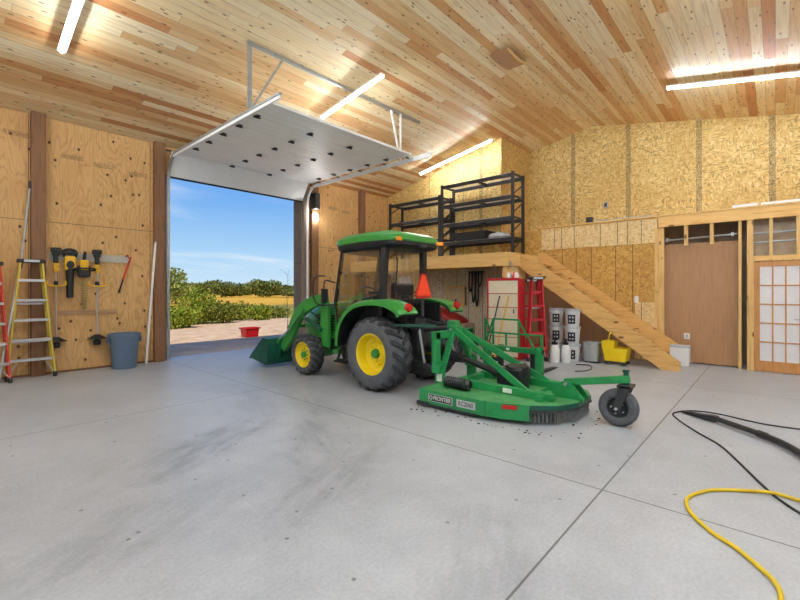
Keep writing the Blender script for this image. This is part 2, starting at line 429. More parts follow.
# partition under the ledge
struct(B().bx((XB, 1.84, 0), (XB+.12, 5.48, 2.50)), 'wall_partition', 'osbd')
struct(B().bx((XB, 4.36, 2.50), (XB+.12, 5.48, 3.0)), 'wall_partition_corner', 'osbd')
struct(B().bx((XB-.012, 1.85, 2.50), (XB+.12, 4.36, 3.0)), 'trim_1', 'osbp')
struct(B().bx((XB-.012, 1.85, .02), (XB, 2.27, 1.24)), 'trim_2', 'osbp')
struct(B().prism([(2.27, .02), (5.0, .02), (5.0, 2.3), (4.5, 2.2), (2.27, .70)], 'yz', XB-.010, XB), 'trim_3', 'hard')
struct(B().bx((XB+.0, Y0, 3.0), (XC, 5.48, 3.03)), 'trim_4', 'pz')          # ledge deck
struct(B().bx((XB-.04, Y0, 2.81), (XB+.03, 1.83, 3.03)), 'trim_5', 'py')     # header beam
struct(B().bx((XB-.05, Y0, 3.032), (XB+.08, 4.36, 3.06)), 'trim_6', 'px')   # pale trim strip
struct(B().bx((XB+.02, 1.74, 0), (XB+.11, 1.84, 2.81)), 'trim_7', 'pz')
struct(B().bx((XB-.02, 1.84, 0), (XB, 1.90, 2.81)), 'trim_8', 'pz')
# rooms behind the open studs
struct(B().bx((11.0, Y0, 0), (11.06, 1.9, 3.0)), 'wall_back_room', 'paper')
struct(B().bx((XB+.2, .535, .02), (XB+.22, 1.775, 2.46)), 'wall_brown_panel', 'hard')
def tname(i): return 'trim_%d' % i
ti = 9
for y, z0, z1 in ((1.35, 2.40, 2.81), (.93, 2.40, 2.81)):
    struct(B().bx((XB-.02, y-.03, z0), (XB+.07, y+.03, z1)), tname(ti), 'pz'); ti += 1
for y in (.50, .375, .33):
    struct(B().bx((XB-.02, y-.022, 0), (XB+.07, y+.022, 2.81)), tname(ti), 'pz'); ti += 1
for y in (.06, -.30, -.70):
    struct(B().bx((XB-.02, y-.024, 2.13), (XB+.07, y+.024, 2.81)), tname(ti), 'pz'); ti += 1
struct(B().bx((XB-.02, -1.0, 2.07), (XB+.08, .31, 2.13)), tname(ti), 'py'); ti += 1
struct(B().bx((XB, Y0, 0), (XB+.10, -.55, 2.81)), 'wall_partition_far', 'osbd')
struct(B().bx((XB+.3, -1.0, 2.07), (XB+.31, .33, 3.0)), 'wall_vapour_sheet', 'vapour')
# posts of the door wall
for x0, x1, d, m in ((1.16, 1.36, .14, 'post'), (8.9, 9.12, .10, 'post'), (3.10, 3.30, .12, 'post'), (6.80, 6.98, .07, 'jamb'), (7.06, 7.28, .12, 'post')):
    struct(B().bx((x0, YA-d, 0), (x1, YA, ceil_z(YA-d)-.004)), tname(ti), m, bevel=.006); ti += 1
for x0, x1 in ((DX0-.04, DX0), (DX1, DX1+.04)):
    struct(B().bx((x0, YA-.02, 0), (x1, YA+.36, DZ)), tname(ti), 'jamb'); ti += 1
struct(B().bx((X0, YA-.02, 0), (1.16, YA, .035)), 'baseboard_left', 'post')
struct(B().bx((1.36, YA-.02, 0), (3.10, YA, .035)), 'baseboard_left_2', 'post')
struct(B().bx((7.28, YA-.02, 0), (8.9, YA, .035)), 'baseboard_left_3', 'post')

# interior half glazed door
door = thing('door_2', (XB, -.045, 0), None, None); tag(door, kind='structure')
f = B().bx((-.03, .345, 0), (.08, .385, 2.07)).bx((-.03, -.395, 0), (.08, -.355, 2.07)).bx((-.03, -.355, 2.035), (.08, .345, 2.07))
f.build('door_frame', 'pz', door, False)
s_ = B()
ya, yb = -.355, .345; l0, l1 = ya+.085, yb-.085; zb0, zb1 = .20, 1.93
s_.bx((0, ya, .01), (.045, l0, 2.03)).bx((0, l1, .01), (.045, yb, 2.03)).bx((0, l0, .01), (.045, l1, zb0)).bx((0, l0, zb1), (.045, l1, 2.03))
s_.build('door_slab', 'doorw', door, False)
m_ = B()
for i in (1, 2): y = l0+(l1-l0)*i/3; m_.bx((.002, y-.011, zb0), (.043, y+.011, zb1))
for i in range(1, 5): z = zb0+(zb1-zb0)*i/5; m_.bx((.003, l0, z-.011), (.042, l1, z+.011))
m_.build('muntins', 'doorw', door, False)
B().bx((.018, l0, zb0), (.026, l1, zb1)).build('glass_pane', 'pane', door, False)
h_ = B().cyl((-.001, ya+.05, .98), (-.05, ya+.05, .98), .011).tube([(-.05, ya+.05, .98), (-.055, ya+.15, .98)], .010).lathe([(.0, -.006), (.028, -.006), (.028, 0)], (0, ya+.05, .98), 'x', 18)
h_.build('door_handle', 'steel', door)

# overhead sectional door: opened, lying under the ceiling
od = thing('door_1', ((DX0+DX1)/2, YA, 0), None, None); tag(od, kind='structure')
ox, oy = (DX0+DX1)/2, YA
hx0, hx1 = DX0+.06-ox, DX1+.06-ox
ZT = 4.37
def odl(y): return y-oy
n = 6; ya, yb = 5.78, 9.36
for i in range(n):
    a = ya+(yb-ya)*i/n+.004; b = ya+(yb-ya)*(i+1)/n-.004
    p = B().bx((hx0, odl(a), ZT), (hx1, odl(b), ZT+.045))
    for k in (1, 2): yy = odl(a+(b-a)*k/3); p.bx((hx0+.05, yy-.006, ZT-.003), (hx1-.05, yy+.006, ZT))
    p.build('door_section', 'wsteel', od, False, bevel=.004)
B().beam((0, odl(9.375), ZT+.02), (0, odl(9.66), 3.94), hx1-hx0, .045, (0, 1, 1)).build('door_section', 'wsteel', od, False)
B().beam((0, odl(9.66), 3.94), (0, odl(9.675), 3.90), hx1-hx0, .05, (0, 1, 0)).build('bottom_seal', 'black', od, False)
hg = None
for i in range(1, n+1):
    y = odl(ya+(yb-ya)*i/n)
    for fx in (.05, .36, .64, .95) if i < n else (.36, .64):
        x = hx0+(hx1-hx0)*fx
        h = B().bx((x-.035, y-.065, ZT-.012), (x+.035, y+.065, ZT-.002)).cyl((x-.06, y, ZT-.022), (x+.06, y, ZT-.022), .015, seg=8)
        h.build('hinge', 'dkgrey', od, False)
for sx, nm in ((hx0-.06, 0), (hx1+.06, 1)):
    pts = [(sx, odl(9.58), 0.02), (sx, odl(9.58), 3.80)]+[(sx, odl(9.58-.42*(1-math.cos(t))), 3.80+.52*math.sin(t)) for t in [PI/2*k/8 for k in range(1, 9)]]+[(sx, odl(5.31), ZT-.04)]
    t = B()
    for p, q in zip(pts, pts[1:]): t.beam(p, q, .055, .028, (0, 1, 0) if abs(q[2]-p[2]) > abs(q[1]-p[1]) else (0, 0, 1))
    t.build('track', 'wsteel' if nm else 'steel', od, False)
    a = B().beam((sx, odl(9.45), ZT-.085), (sx, odl(5.32), ZT-.085), .03, .05); a.build('track_angle', 'wsteel', od, False)
    r = B()
    for y in (9.0, 8.2, 7.4, 6.6, 5.9): r.cyl((sx, odl(y), ZT-.03), (sx+(.1 if not nm else -.1), odl(y), ZT-.03), .018, seg=8)
    r.build('rollers', 'dkgrey', od)
zc = ceil_z(6.19)
B().beam((3.32-ox, odl(6.19), zc-.03), (7.6-ox, odl(6.19), zc-.03), .05, .05).build('ceiling_angle', 'steel', od, False)
B().beam((3.36-ox, odl(6.19), ZT), (3.36-ox, odl(6.19), zc), .07, .03, (0, 1, 0)).build('hanger', 'steel', od, False)
B().beam((3.40-ox, odl(6.19), ZT+.02), (3.95-ox, odl(6.17), zc-.05), .035, .02, (0, 1, 0)).build('brace', 'steel', od, False)
B().beam((6.90-ox, odl(6.15), ZT), (6.90-ox, odl(6.15), zc-.05), .04, .02, (0, 1, 0)).build('hanger', 'wsteel', od, False)
B().beam((6.88-ox, odl(6.15), ZT), (6.62-ox, odl(6.17), zc-.05), .05, .02, (0, 1, 0)).build('brace', 'wsteel', od, False)
B().cyl((hx0-.1, odl(9.60), 4.46), (hx1+.3, odl(9.60), 4.46), .018, seg=10).build('torsion_shaft', 'dkgrey', od)

op = thing('door_opener', (7.09, 9.56, 3.75), 'black side-mounted garage door opener above the right door post', 'opener')
B().bx((-.08, -.20, -.02), (.08, .02, .42)).build('housing', 'black', op, False, .015)
B().bx((-.05, -.205, .05), (.05, -.2, .2)).build('cover_plate', 'dkgrey', op, False)
dl = thing('door_lamp', (7.14, 9.55, 3.52), 'small lit square lamp on the post right of the overhead door', 'lamp')
B().bx((-.09, 0, -.10), (.09, .03, .10)).build('lamp_housing', 'white', dl, False, .006)
B().bx((-.08, -.05, -.09), (.08, 0, .09)).build('lamp_lens', 'lampg', dl, False, .02)

# ------------------------------------------------------------------ ceiling lights
def led(x, y0, y1, label, drop=.16, lvl=.0):
    z0, z1 = ceil_z(y0), ceil_z(y1); ym = (y0+y1)/2
    r = thing('tube_light', (x, ym, 0), label, 'light', 'led tube lights under the ceiling')
    a = V((0, y0-ym, z0-drop)); b = V((0, y1-ym, z1-min(drop, .10))); d = (b-a).normalized()
    B().beam(a, b, .10, .03).build('lamp_body', 'wsteel', r, False)
    nn = V((0, -d.z, d.y)); nn = nn if nn.z > 0 else -nn
    B().tube([a+d*.03-nn*.032, b-d*.03-nn*.032], .021, 12).build('led_tube', 'tube', r)
    for p in (a+d*.1, b-d*.1): B().cyl(p, (0, p.y, ceil_z(p.y+ym)), .004, seg=6).build('hanger_wire', 'steel', r)
    return r
led(1.27, 5.45, 7.74, 'lit led tube at the left end of the door side slope', .075)
led(5.45, 5.28, 7.07, 'lit led tube crossing above the open overhead door', .24)
led(9.60, 5.43, 7.8, 'lit led tube above the black shelving by the corner', .24)
led(9.50, 1.57, -.70, 'lit led tube on the right slope near the strand board wall', .085)
led(5.45, 1.57, -.70, 'added unseen led tube on the near slope, the one nearest the far wall')  # unseen tubes from here down, added to brighten the room
led(1.27, 1.57, -.70, 'added unseen led tube on the near slope by the rear wall')
led(3.36, 1.57, -.70, 'added unseen led tube on the near slope between the two others')
led(-.60, 1.57, -.70, 'added unseen led tube on the near slope against the rear wall')
led(-.60, 5.45, 7.74, 'added unseen led tube on the door side slope against the rear wall')
led(2.3, -1.1, -2.2, 'added unseen short led tube along the near wall, rear end')
led(4.4, -1.1, -2.2, 'added unseen short led tube along the near wall, middle')
led(6.5, -1.1, -2.2, 'added unseen short led tube along the near wall, toward the door')

vt = thing('ceiling_patch', (7.35, 3.76, 5.9), 'brown rectangular ceiling patch with pale curled edge at the ridge', 'patch')
def patch(y0, y1, x0, x1, z, name, m, sag):
    rings = []
    for k in range(9):
        t = k/8; x = x0+(x1-x0)*t; dz = -sag*math.sin(PI*t)
        rings.append([V((x, y0, z+dz)), V((x, y1, z+dz)), V((x, y1, z+dz+.01)), V((x, y0, z+dz+.01))])
    B().loft(rings).build(name, m, vt)
patch(-.16, .20, -.42, .30, -.035, 'patch_board', 'hard', .03)
patch(-.19, -.15, -.42, .30, -.05, 'curled_edge', 'px', .04)

# ------------------------------------------------------------------ loft, stairs, racks
LX, LY, LZ = 8.6, 4.47, 2.35
lf = thing('loft_platform', (LX, LY, 0), 'raised pine loft platform in the corner carrying the black racks', 'loft')
B().bx((0, 0, LZ-.03), (XB-LX, YA-LY, LZ)).build('deck', 'px', lf, False)
B().bx((-.04, -.04, LZ-.31), (0, YA-LY, LZ+.0)).build('rim_beam', 'py', lf, False, .004)
B().bx((0, -.04, LZ-.31), (XB-LX-.02, 0, LZ)).build('rim_beam', 'px', lf, False, .004)
for k in range(11):
    y = .45+k*.45; B().bx((0, y-.02, LZ-.28), (XB-LX, y+.02, LZ-.03)).build('joist', 'px', lf, False)
B().bx((0, -.0, 0), (.12, .12, LZ-.31)).build('post', 'pz', lf, False, .004)
B().bx((0.01, -.05, LZ-.33), (.11, -.04, LZ-.2)).build('hanger_plate', 'steel', lf, False)
B().bx((.12, -.0, LZ-.62), (.92, .03, LZ-.31)).build('osb_gusset', 'osbp', lf, False)

st = thing('staircase', (9.66, 1.30, 0), 'open pine staircase climbing leftward to the loft', 'stairs')
S0, S1 = (0.0, 0.0), (LY-1.30-.04, LZ-.06)
ang = math.atan2(S1[1]-.1, S1[0]-.05)
run = S1[0]; rise = 2.30
poly = [(0, 0), (.30, 0), (run+.0, 2.00), (run, 2.33), (run-.16, 2.33), (0, .17)]
for sx in (-.50, .46):
    B().prism([(y, z+(.10 if sx > 0 and z > .1 else 0)) for y, z in poly], 'yz', sx, sx+.045).build('stringer', 'stair', st, False, .003)
for k in range(1, 11):
    z = 2.3*k/11; y = .10+(run-.12)*k/11
    B().bx((-.455, y-.05, z-.01), (.46, y+.22, z+.03)).build('tread', 'stair', st, False, .003)

def rack(w, h, levels, name, loc, label, right_only=False):
    r = thing(name, loc, label, 'shelving rack', None)
    D = .56
    for x in (0, D):
        for y in (0, w):
            p = B().bx((x-.025, y-.035, 0), (x+.025, y+.035, h))
            p.build('upright', 'rackm', r, False)
    for y in (0, w):
        e = B()
        for z in [.15+.45*i for i in range(int(h/.45))]: e.beam((0.02, y, z), (D-.02, y, z+.30), .02, .03)
        for z in levels: e.beam((0, y, z-.04), (D, y, z-.04), .03, .05)
        e.build('end_frame', 'rackm', r, False)
    for z in levels:
        b = B().bx((-.025, .03, z-.11), (.02, w-.03, z-.02)).bx((D-.02, .03, z-.11), (D+.025, w-.03, z-.02))
        b.bx((0, w/2-.03, z-.07), (D, w/2+.03, z-.02))
        sh = b.build('shelf_beam', 'rackm', r, False, .003)
        g = B()
        for i in range(25): y = .05+(w-.1)*i/24; g.beam((0, y, z-.012), (D, y, z-.012), .006, .006)
        for i in range(8): x = D*i/7; g.beam((x, .03, z-.012), (x, w-.03, z-.012), .006, .006)
        g.build('wire_deck', 'steel', sh, False)
    return r
rack(2.12, 2.05, (.47, .98, 1.50, 2.04), 'shelving_rack', (9.47, 4.78, LZ), 'tall black four-level steel shelving rack on the loft, right of two')
rack(1.88, 1.80, (.60, 1.20, 1.78), 'shelving_rack', (9.47, 6.99, LZ), 'lower black steel shelving rack on the loft beside the corner')
tb = thing('storage_tote', (9.74, 6.05, LZ+.475), 'black plastic tray on the lowest shelf of the taller rack', 'tray')
B().loft([[V((sx*(.20+t*.03), sy*(.46+t*.04), z)) for sx, sy in ((-1,-1),(1,-1),(1,1),(-1,1))] for t, z in ((0, 0), (1, .20))]).build('tray_body', 'black', tb, False, .02)
B().bx((-.25, -.52, .19), (.25, .52, .215)).build('tray_rim', 'black', tb, False, .008)
tg = thing('grey_bag', (9.74, 5.30, LZ+.475), 'pale grey soft bundle beside the black tray on the rack', 'bundle')
B().loft([[V((math.cos(a)*.2*q, math.sin(a)*.30*q, z)) for a in [2*PI*k/20 for k in range(20)]] for q, z in ((.8, 0), (1, .04), (.95, .09), (.7, .135), (.3, .15))]).build('bundle_body', 'lid', tg)

# small items on the partition ledge and wall
wb_ = thing('white_board', (XB-.0, .25, 3.06), 'long white plank lying on the ledge above the door header', 'plank')
B().bx((-.03, -1.6, 0), (.10, -.05, .045)).bx((-.04, .0, 0), (.07, .36, .05)).build('plank', 'white', wb_, False)
ob = thing('outlet_box', (XC-.0, 3.35, 3.75), 'grey electrical box high on the upper strand board wall', 'electrical box')
B().bx((-.05, -.05, -.08), (0, .05, .08)).build('box_body', 'lid', ob, False, .006)
B().bx((-.056, -.03, -.05), (-.05, .03, .05)).build('cover', 'dkgrey', ob, False)
jb = thing('junction_box', (XB+.02, 3.22, 3.06), 'black junction box on the ledge with grey cable', 'electrical box')
B().bx((-.05, -.07, 0), (.05, .07, .13)).build('box_body', 'black', jb, False, .006)
B().tube(smoothpath([(-.02, -.06, .05), (-.03, -.4, .02), (-.02, -.8, .035), (-.03, -1.3, .012)]), .009, 8).build('cable', 'lid', jb)
sw = thing('light_switch', (XB-.012, 2.24, 1.30), 'white switch plate on the strand board left of the brown panel', 'switch')
B().bx((-.008, -.04, -.07), (0, .04, .07)).build('plate', 'white', sw, False, .003); B().bx((-.016, -.012, -.03), (-.008, .012, .03)).build('toggle', 'white', sw, False)
po = thing('power_outlet', (XB+.2, 1.36, .55), 'white outlet plate low on the brown panel beside stairs', 'outlet')
B().bx((-.02, -.05, -.06), (0, .05, .06)).build('plate', 'white', po, False, .003); B().bx((-.024, -.02, -.035), (-.02, .02, .035)).build('sockets', 'lid', po, False)
pb = thing('white_box', (9.98, 1.42, 0), 'small white box standing behind the foot of the stairs', 'box')
B().bx((-.12, -.16, 0), (.12, .16, .38)).build('box_body', 'white', pb, False, .01); B().bx((-.125, -.165, .36), (.125, .165, .40)).build('box_lid', 'lid', pb, False, .01)
cp = thing('conduit', (XB+.12, 1.0, 2.6), 'silver conduit running behind the stud blocks over the brown panel', 'conduit')
cp.location = (XB+.13, 1.1, 2.56)
B().tube([(0, .66, -.02), (0, -.55, .02)], .018, 10).build('pipe', 'steel', cp)
B().bx((-.02, .58, -.05), (.04, .62, .03)).bx((-.02, -.5, -.02), (.04, -.46, .06)).build('strap', 'steel', cp, False)
cd = thing('duct_pipes', (XB+.09, -.2, 2.45), 'silver pipes behind the studs above the glazed door', 'pipes')
for z in (.12, -.05): B().tube([(0, .5, z-.02), (0, -.9, z+.02)], .02, 10).build('pipe', 'steel', cd)

# ------------------------------------------------------------------ under the loft
ep = thing('wall_cabinet', (XB-.0, 6.85, 1.07), 'wood framed wall cabinet on the wall under the loft', 'cabinet')
B().bx((-.12, -.28, 0), (0, .28, .52)).build('cabinet_box', 'paper', ep, False)
B().bx((-.15, -.30, -.03), (-.12, .30, .03)).bx((-.15, -.30, .49), (-.12, .30, .55)).bx((-.15, -.30, .03), (-.12, -.24, .49)).bx((-.15, .24, .03), (-.12, .30, .49)).build('frame', 'pz', ep, False)
B().bx((-.135, -.24, .03), (-.12, .24, .49)).build('door', 'drop', ep, False); B().bx((-.15, -.02, .1), (-.135, .02, .16)).build('latch', 'black', ep, False)
hc = thing('hanging_cords', (XB-.06, 6.23, 2.0), 'black cords and straps hanging in loops under the loft', 'cords')
for i, (dy, l) in enumerate(((.16, .55), (.06, .85), (-.05, .95), (-.14, .4))):
    B().tube(smoothpath([(0, dy-.03, .0), (-.02, dy-.05, -l*.6), (-.03, dy, -l), (-.02, dy+.05, -l*.6), (0, dy+.03, 0)]), .022, 8).build('loop', 'cord', hc)
B().bx((-.03, -.22, -.02), (.06, .22, .03)).build('hook_rail', 'dkgrey', hc, False)

rc = thing('panel_cabinet', (8.42, 4.42, 0), 'tall red-edged cabinet with cream front panels under the loft corner', 'cabinet')
F = lambda t: -.42-.05*(1-t)
B().bx((-.10, -.38, .02), (.16, .38, 1.74)).build('carcass', 'rubred', rc, False)
zz = [.06, .48, .86, 1.12, 1.42, 1.71]
for a, b in zip(zz, zz[1:]):
    B().bx((-.125, -.35, a+.008), (-.10, .35, b-.008)).build('front_panel', 'cream', rc, False, .004)
B().bx((-.13, -.38, 0), (-.10, -.35, 1.76)).bx((-.13, .35, 0), (-.10, .38, 1.76)).bx((-.13, -.35, 1.71), (-.10, .35, 1.76)).build('red_edging', 'rubred', rc, False)
B().bx((-.14, -.27, 1.0), (-.125, -.25, 1.08)).build('latch', 'black', rc, False)
for dy, mm, nm in ((.02, 'ink', 'black long-handled tool leaning against the cream cabinet front'), (-.19, 'tooly', 'yellow long-handled tool leaning against the cream cabinet front')):
    p = thing('long_handled_tool', (8.05, 4.52+dy, 0), nm, 'tool')
    B().cyl((-.06, .12, .05), (.20, -.07, 1.37), .014, seg=10).build('handle', mm, p)
    B().bx((-.10, .02, 0), (-.02, .24, .08)).build('tool_head', 'dkgrey', p, False, .01)
gl = thing('work_gloves', (8.45, 4.25, 1.76), 'white and red gloves heaped on the cream cabinet top', 'gloves')
for i, (x, y, m) in enumerate(((0, .10, 'white'), (.02, -.02, 'rubred'), (-.02, -.08, 'white'))):
    B().loft([[V((x+math.cos(a)*.07*q, y+math.sin(a)*.05*q, z)) for a in [2*PI*k/12 for k in range(12)]] for q, z in ((.9, 0), (1, .05), (.8, .1), (.3, .13))]).build('glove', m, gl)

# stepladder closed, leaning near the post
def stepladder(name, loc, rz, label, rail, H, w0, w1, nst, tilt=0.0, stepm='alu'):
    r = thing(name, loc, label, 'stepladder', None, rz)
    def px(t, s): return s*(w0+(w1-w0)*t)/2
    for s in (-1, 1):
        b = B().beam((px(0, s), 0, .05), (px(1, s), tilt*H, H-.05), .03, .08, (0, 1, 0)); b.build('front_rail', rail, r, False, .004)
        B().beam((px(0, s)*.96, .14, .03), (px(1, s)*.9, .10+tilt*H, H-.06), .03, .05, (0, 1, 0)).build('rear_rail', rail, r, False, .004)
        B().bx((px(0, s)-.025, -.05, 0), (px(0, s)+.025, .05, .09)).build('foot', 'black', r, False, .006)
        bb = B().beam((px(.06, s), -.02, .08), (px(.10, s)*.62, -.02, .28), .012, .035, (0, 1, 0)); bb.build('step_brace', 'alu', r, False)
    for k in range(nst):
        t = (k+.85)/(nst+.75); z = .05+(H-.1)*t
        B().bx((px(t, -1), -.055+tilt*z, z-.03), (px(t, 1), .045+tilt*z, z+.012)).build('step', stepm, r, False, .003)
    for z in (H*.3, H*.62): B().bx((px(.3, -1)*.9, .11+tilt*z, z), (px(.3, 1)*.9, .135+tilt*z, z+.03)).build('rear_brace', 'alu', r, False)
    cap = B().bx((px(1, -1)-.04, -.08+tilt*H, H-.06), (px(1, 1)+.04, .16+tilt*H, H)).build('top_cap', 'black', r, False, .012)
    B().bx((-.10, -.085+tilt*H, H-.05), (.10, -.08+tilt*H, H-.01)).build('cap_plate', 'alu', cap, False)
    return r
stepladder('stepladder', (1.14, 9.38, 0), -.03, 'yellow stepladder with black cap closed against the left brown post', 'lyellow', 2.02, .62, .28, 5)
stepladder('stepladder', (.53, 9.22, 0), 0, 'orange-red stepladder cut off by the left picture edge', 'orangey', 1.95, .66, .42, 5)
stepladder('stepladder', (8.50, 3.74, 0), -.75, 'dark red stepladder leaning beside the cream cabinet', 'rubred', 1.78, .40, .20, 5, 0, 'rubred')
stepladder('stepladder', (8.84, 4.02, 0), -1.0, 'red stepladder behind the other one under the loft corner', 'red', 1.74, .46, .28, 5, 0, 'red')

# pails
PP = [(9.25, 3.62), (9.05, 3.20)]
def pail(loc, label, rz):
    r = thing('paint_pail', loc, label, 'pail', None, rz)
    B().lathe([(0, 0), (.128, 0), (.132, .005), (.150, .30), (.156, .30), (.156, .345), (.14, .345), (0, .345)], seg=28).build('pail_body', 'pail', r)
    B().lathe([(0, .345), (.158, .345), (.160, .34), (.160, .322), (.163, .322), (.163, .362), (.15, .366), (0, .366)], seg=28).build('pail_lid', 'lid', r)
    lab = B(); rr = .1475
    rings = []
    for k in range(9):
        a = -.5+k*.125-.15; rings.append([V((-math.cos(a)*(rr-.008), math.sin(a)*(rr-.008), .06)), V((-math.cos(a)*(rr+.001), math.sin(a)*(rr+.001), .06)), V((-math.cos(a)*(rr+.0045), math.sin(a)*(rr+.0045), .25)), V((-math.cos(a)*(rr-.006), math.sin(a)*(rr-.006), .25))])
    lab.loft(rings).build('printed_label', 'ink', r)
    g = B()
    for a0, a1, z0, z1 in ((-.42, -.16, .165, .225), (-.06, .2, .165, .225), (-.42, -.16, .09, .14), (-.06, .2, .09, .14)):
        am = (a0+a1)/2-.04; rad = rr+.0035; hw = (a1-a0)/2*.62*rr
        g.box((-math.cos(am)*rad, math.sin(am)*rad, (z0+z1)/2), (.006, 2*hw, (z1-z0)*.55), Matrix.Rotation(-am, 3, 'Z'))
    g.build('label_mark', 'pail', r, False)
    B().tube([(math.cos(a)*.162, math.sin(a)*.162, .30-.05*abs(math.cos(a/1.0))) for a in [PI*k/14 for k in range(15)]], .003, 6).build('bail_handle', 'steel', r)
    return r
nm = ('bottom', 'middle', 'top')
for i, lb in enumerate(('bottom', 'middle', 'top')):
    pail((PP[0][0], PP[0][1], .367*i), 'white lidded pail, %s of the left stack beside the ladders' % lb, .15)
for i, lb in enumerate(('bottom', 'middle', 'top')):
    pail((PP[1][0], PP[1][1], .367*i), 'white lidded pail, %s of the right stack under the stairs' % lb, .05)
for (x, y, lb) in ((8.66, 3.42, 'white tank sprayer with black top, left of two before the pails'), (8.78, 3.24, 'white tank sprayer with black top, right of two before the pails')):
    j = thing('tank_sprayer', (x, y, 0), lb, 'sprayer', 'tank sprayers')
    B().lathe([(0, 0), (.085, 0), (.094, .02), (.097, .20), (.094, .27), (.07, .34), (.045, .37), (0, .37)], seg=24).build('tank', 'white', j)
    B().lathe([(0, .365), (.05, .365), (.05, .41), (.02, .42), (.02, .46), (0, .46)], seg=16).build('pump_cap', 'black', j)
    B().tube([(0, -.06, .47), (0, .06, .47)], .012, 8).build('pump_handle', 'black', j)
    B().tube(smoothpath([(.03, .03, .40), (.09, .09, .42), (.12, .10, .25), (.11, .06, .10)]), .007, 7).build('spray_hose', 'cord', j)
kt = thing('steel_pot', (9.22, 2.87, 0), 'shiny stainless pot standing between the pails and yellow bucket', 'pot')
B().lathe([(0, .03), (.17, .03), (.18, .045), (.18, .40), (.19, .41), (.185, .415), (.17, .41), (.168, .06), (0, .05)], seg=32).build('pot_body', 'alu', kt)
for k in range(3): a = 2*PI*k/3+.5; B().bx((math.cos(a)*.14-.015, math.sin(a)*.14-.015, 0), (math.cos(a)*.14+.015, math.sin(a)*.14+.015, .035)).build('foot', 'dkgrey', kt, False)
B().tube(smoothpath([(-.185, -.05, .32), (-.225, -.04, .33), (-.225, .04, .33), (-.185, .05, .32)]), .007, 8).build('handle', 'alu', kt)
mb = thing('mop_bucket', (9.25, 2.42, 0), 'yellow mop bucket on casters with wringer below the stairs', 'mop bucket')
def tub(x0, x1, y0, y1, z0, z1, e, name, m, par, th=.012):
    o = [(x0, y0), (x1, y0), (x1, y1), (x0, y1)]; cx, cy = (x0+x1)/2, (y0+y1)/2
    def ring(z, k, ins): return [V((cx+(x-cx)*k-(ins if x > cx else -ins), cy+(y-cy)*k-(ins if y > cy else -ins), z)) for x, y in o]
    return B().loft([ring(z0, 1-e, 0), ring(z1, 1, 0), ring(z1, 1, th), ring(z0+th, 1-e, th)]).build(name, m, par, False, .008)
tub(-.17, .17, -.26, .20, .07, .34, .18, 'bucket_body', 'mopy', mb)
tub(-.14, .14, -.02, .23, .30, .47, .12, 'wringer', 'mopy', mb)
for x in (-.12, .12):
    for y in (-.2, .14): B().cyl((x-.012, y, .035), (x+.012, y, .035), .035, seg=16).build('caster', 'dkgrey', mb)
B().tube([(-.15, .1, .46), (-.2, .05, .62), (.0, .05, .66)], .012, 8).build('lever', 'mopy', mb)
fc = B().tube(smoothpath([(8.62, 2.98, .008), (8.7, 2.75, .008), (8.35, 2.6, .008), (8.05, 2.62, .008), (7.9, 2.75, .008)]), .009, 8).build('extension_cord', 'cord')
tag(fc, 'short black cord on the floor before the steel pot', 'cord')

# dark red machine behind the tractor
rm = thing('lawn_machine', (8.35, 6.05, 0), 'dark red machine with sloping hood half hidden behind the tractor', 'machine')
B().prism([(-.55, .35), (.75, .35), (.75, .85), (.45, 1.12), (.0, 1.02), (-.55, .80)], 'yz', -.30, .30).build('hood', 'dred', rm, False, .05)
B().bx((-.36, -.7, .12), (.36, .8, .36)).build('chassis', 'black', rm, False, .02)
B().bx((-.25, -.75, .36), (.25, -.56, .72)).build('engine_cover', 'jamb', rm, False, .02)
for x in (-.34, .34):
    for y in (-.55, .6):
        B().lathe([(.05, -.06), (.16, -.07), (.2, -.05), (.2, .05), (.16, .07), (.05, .06)], (x, y, .2), 'x', 24).build('wheel', 'tyred', rm)
B().tube([(-.1, .4, 1.08), (-.1, .32, 1.2)], .02).lathe([(0, 0), (.05, .01), (.05, .05), (0, .06)], (-.1, .32, 1.18)).build('knob', 'dred', rm)

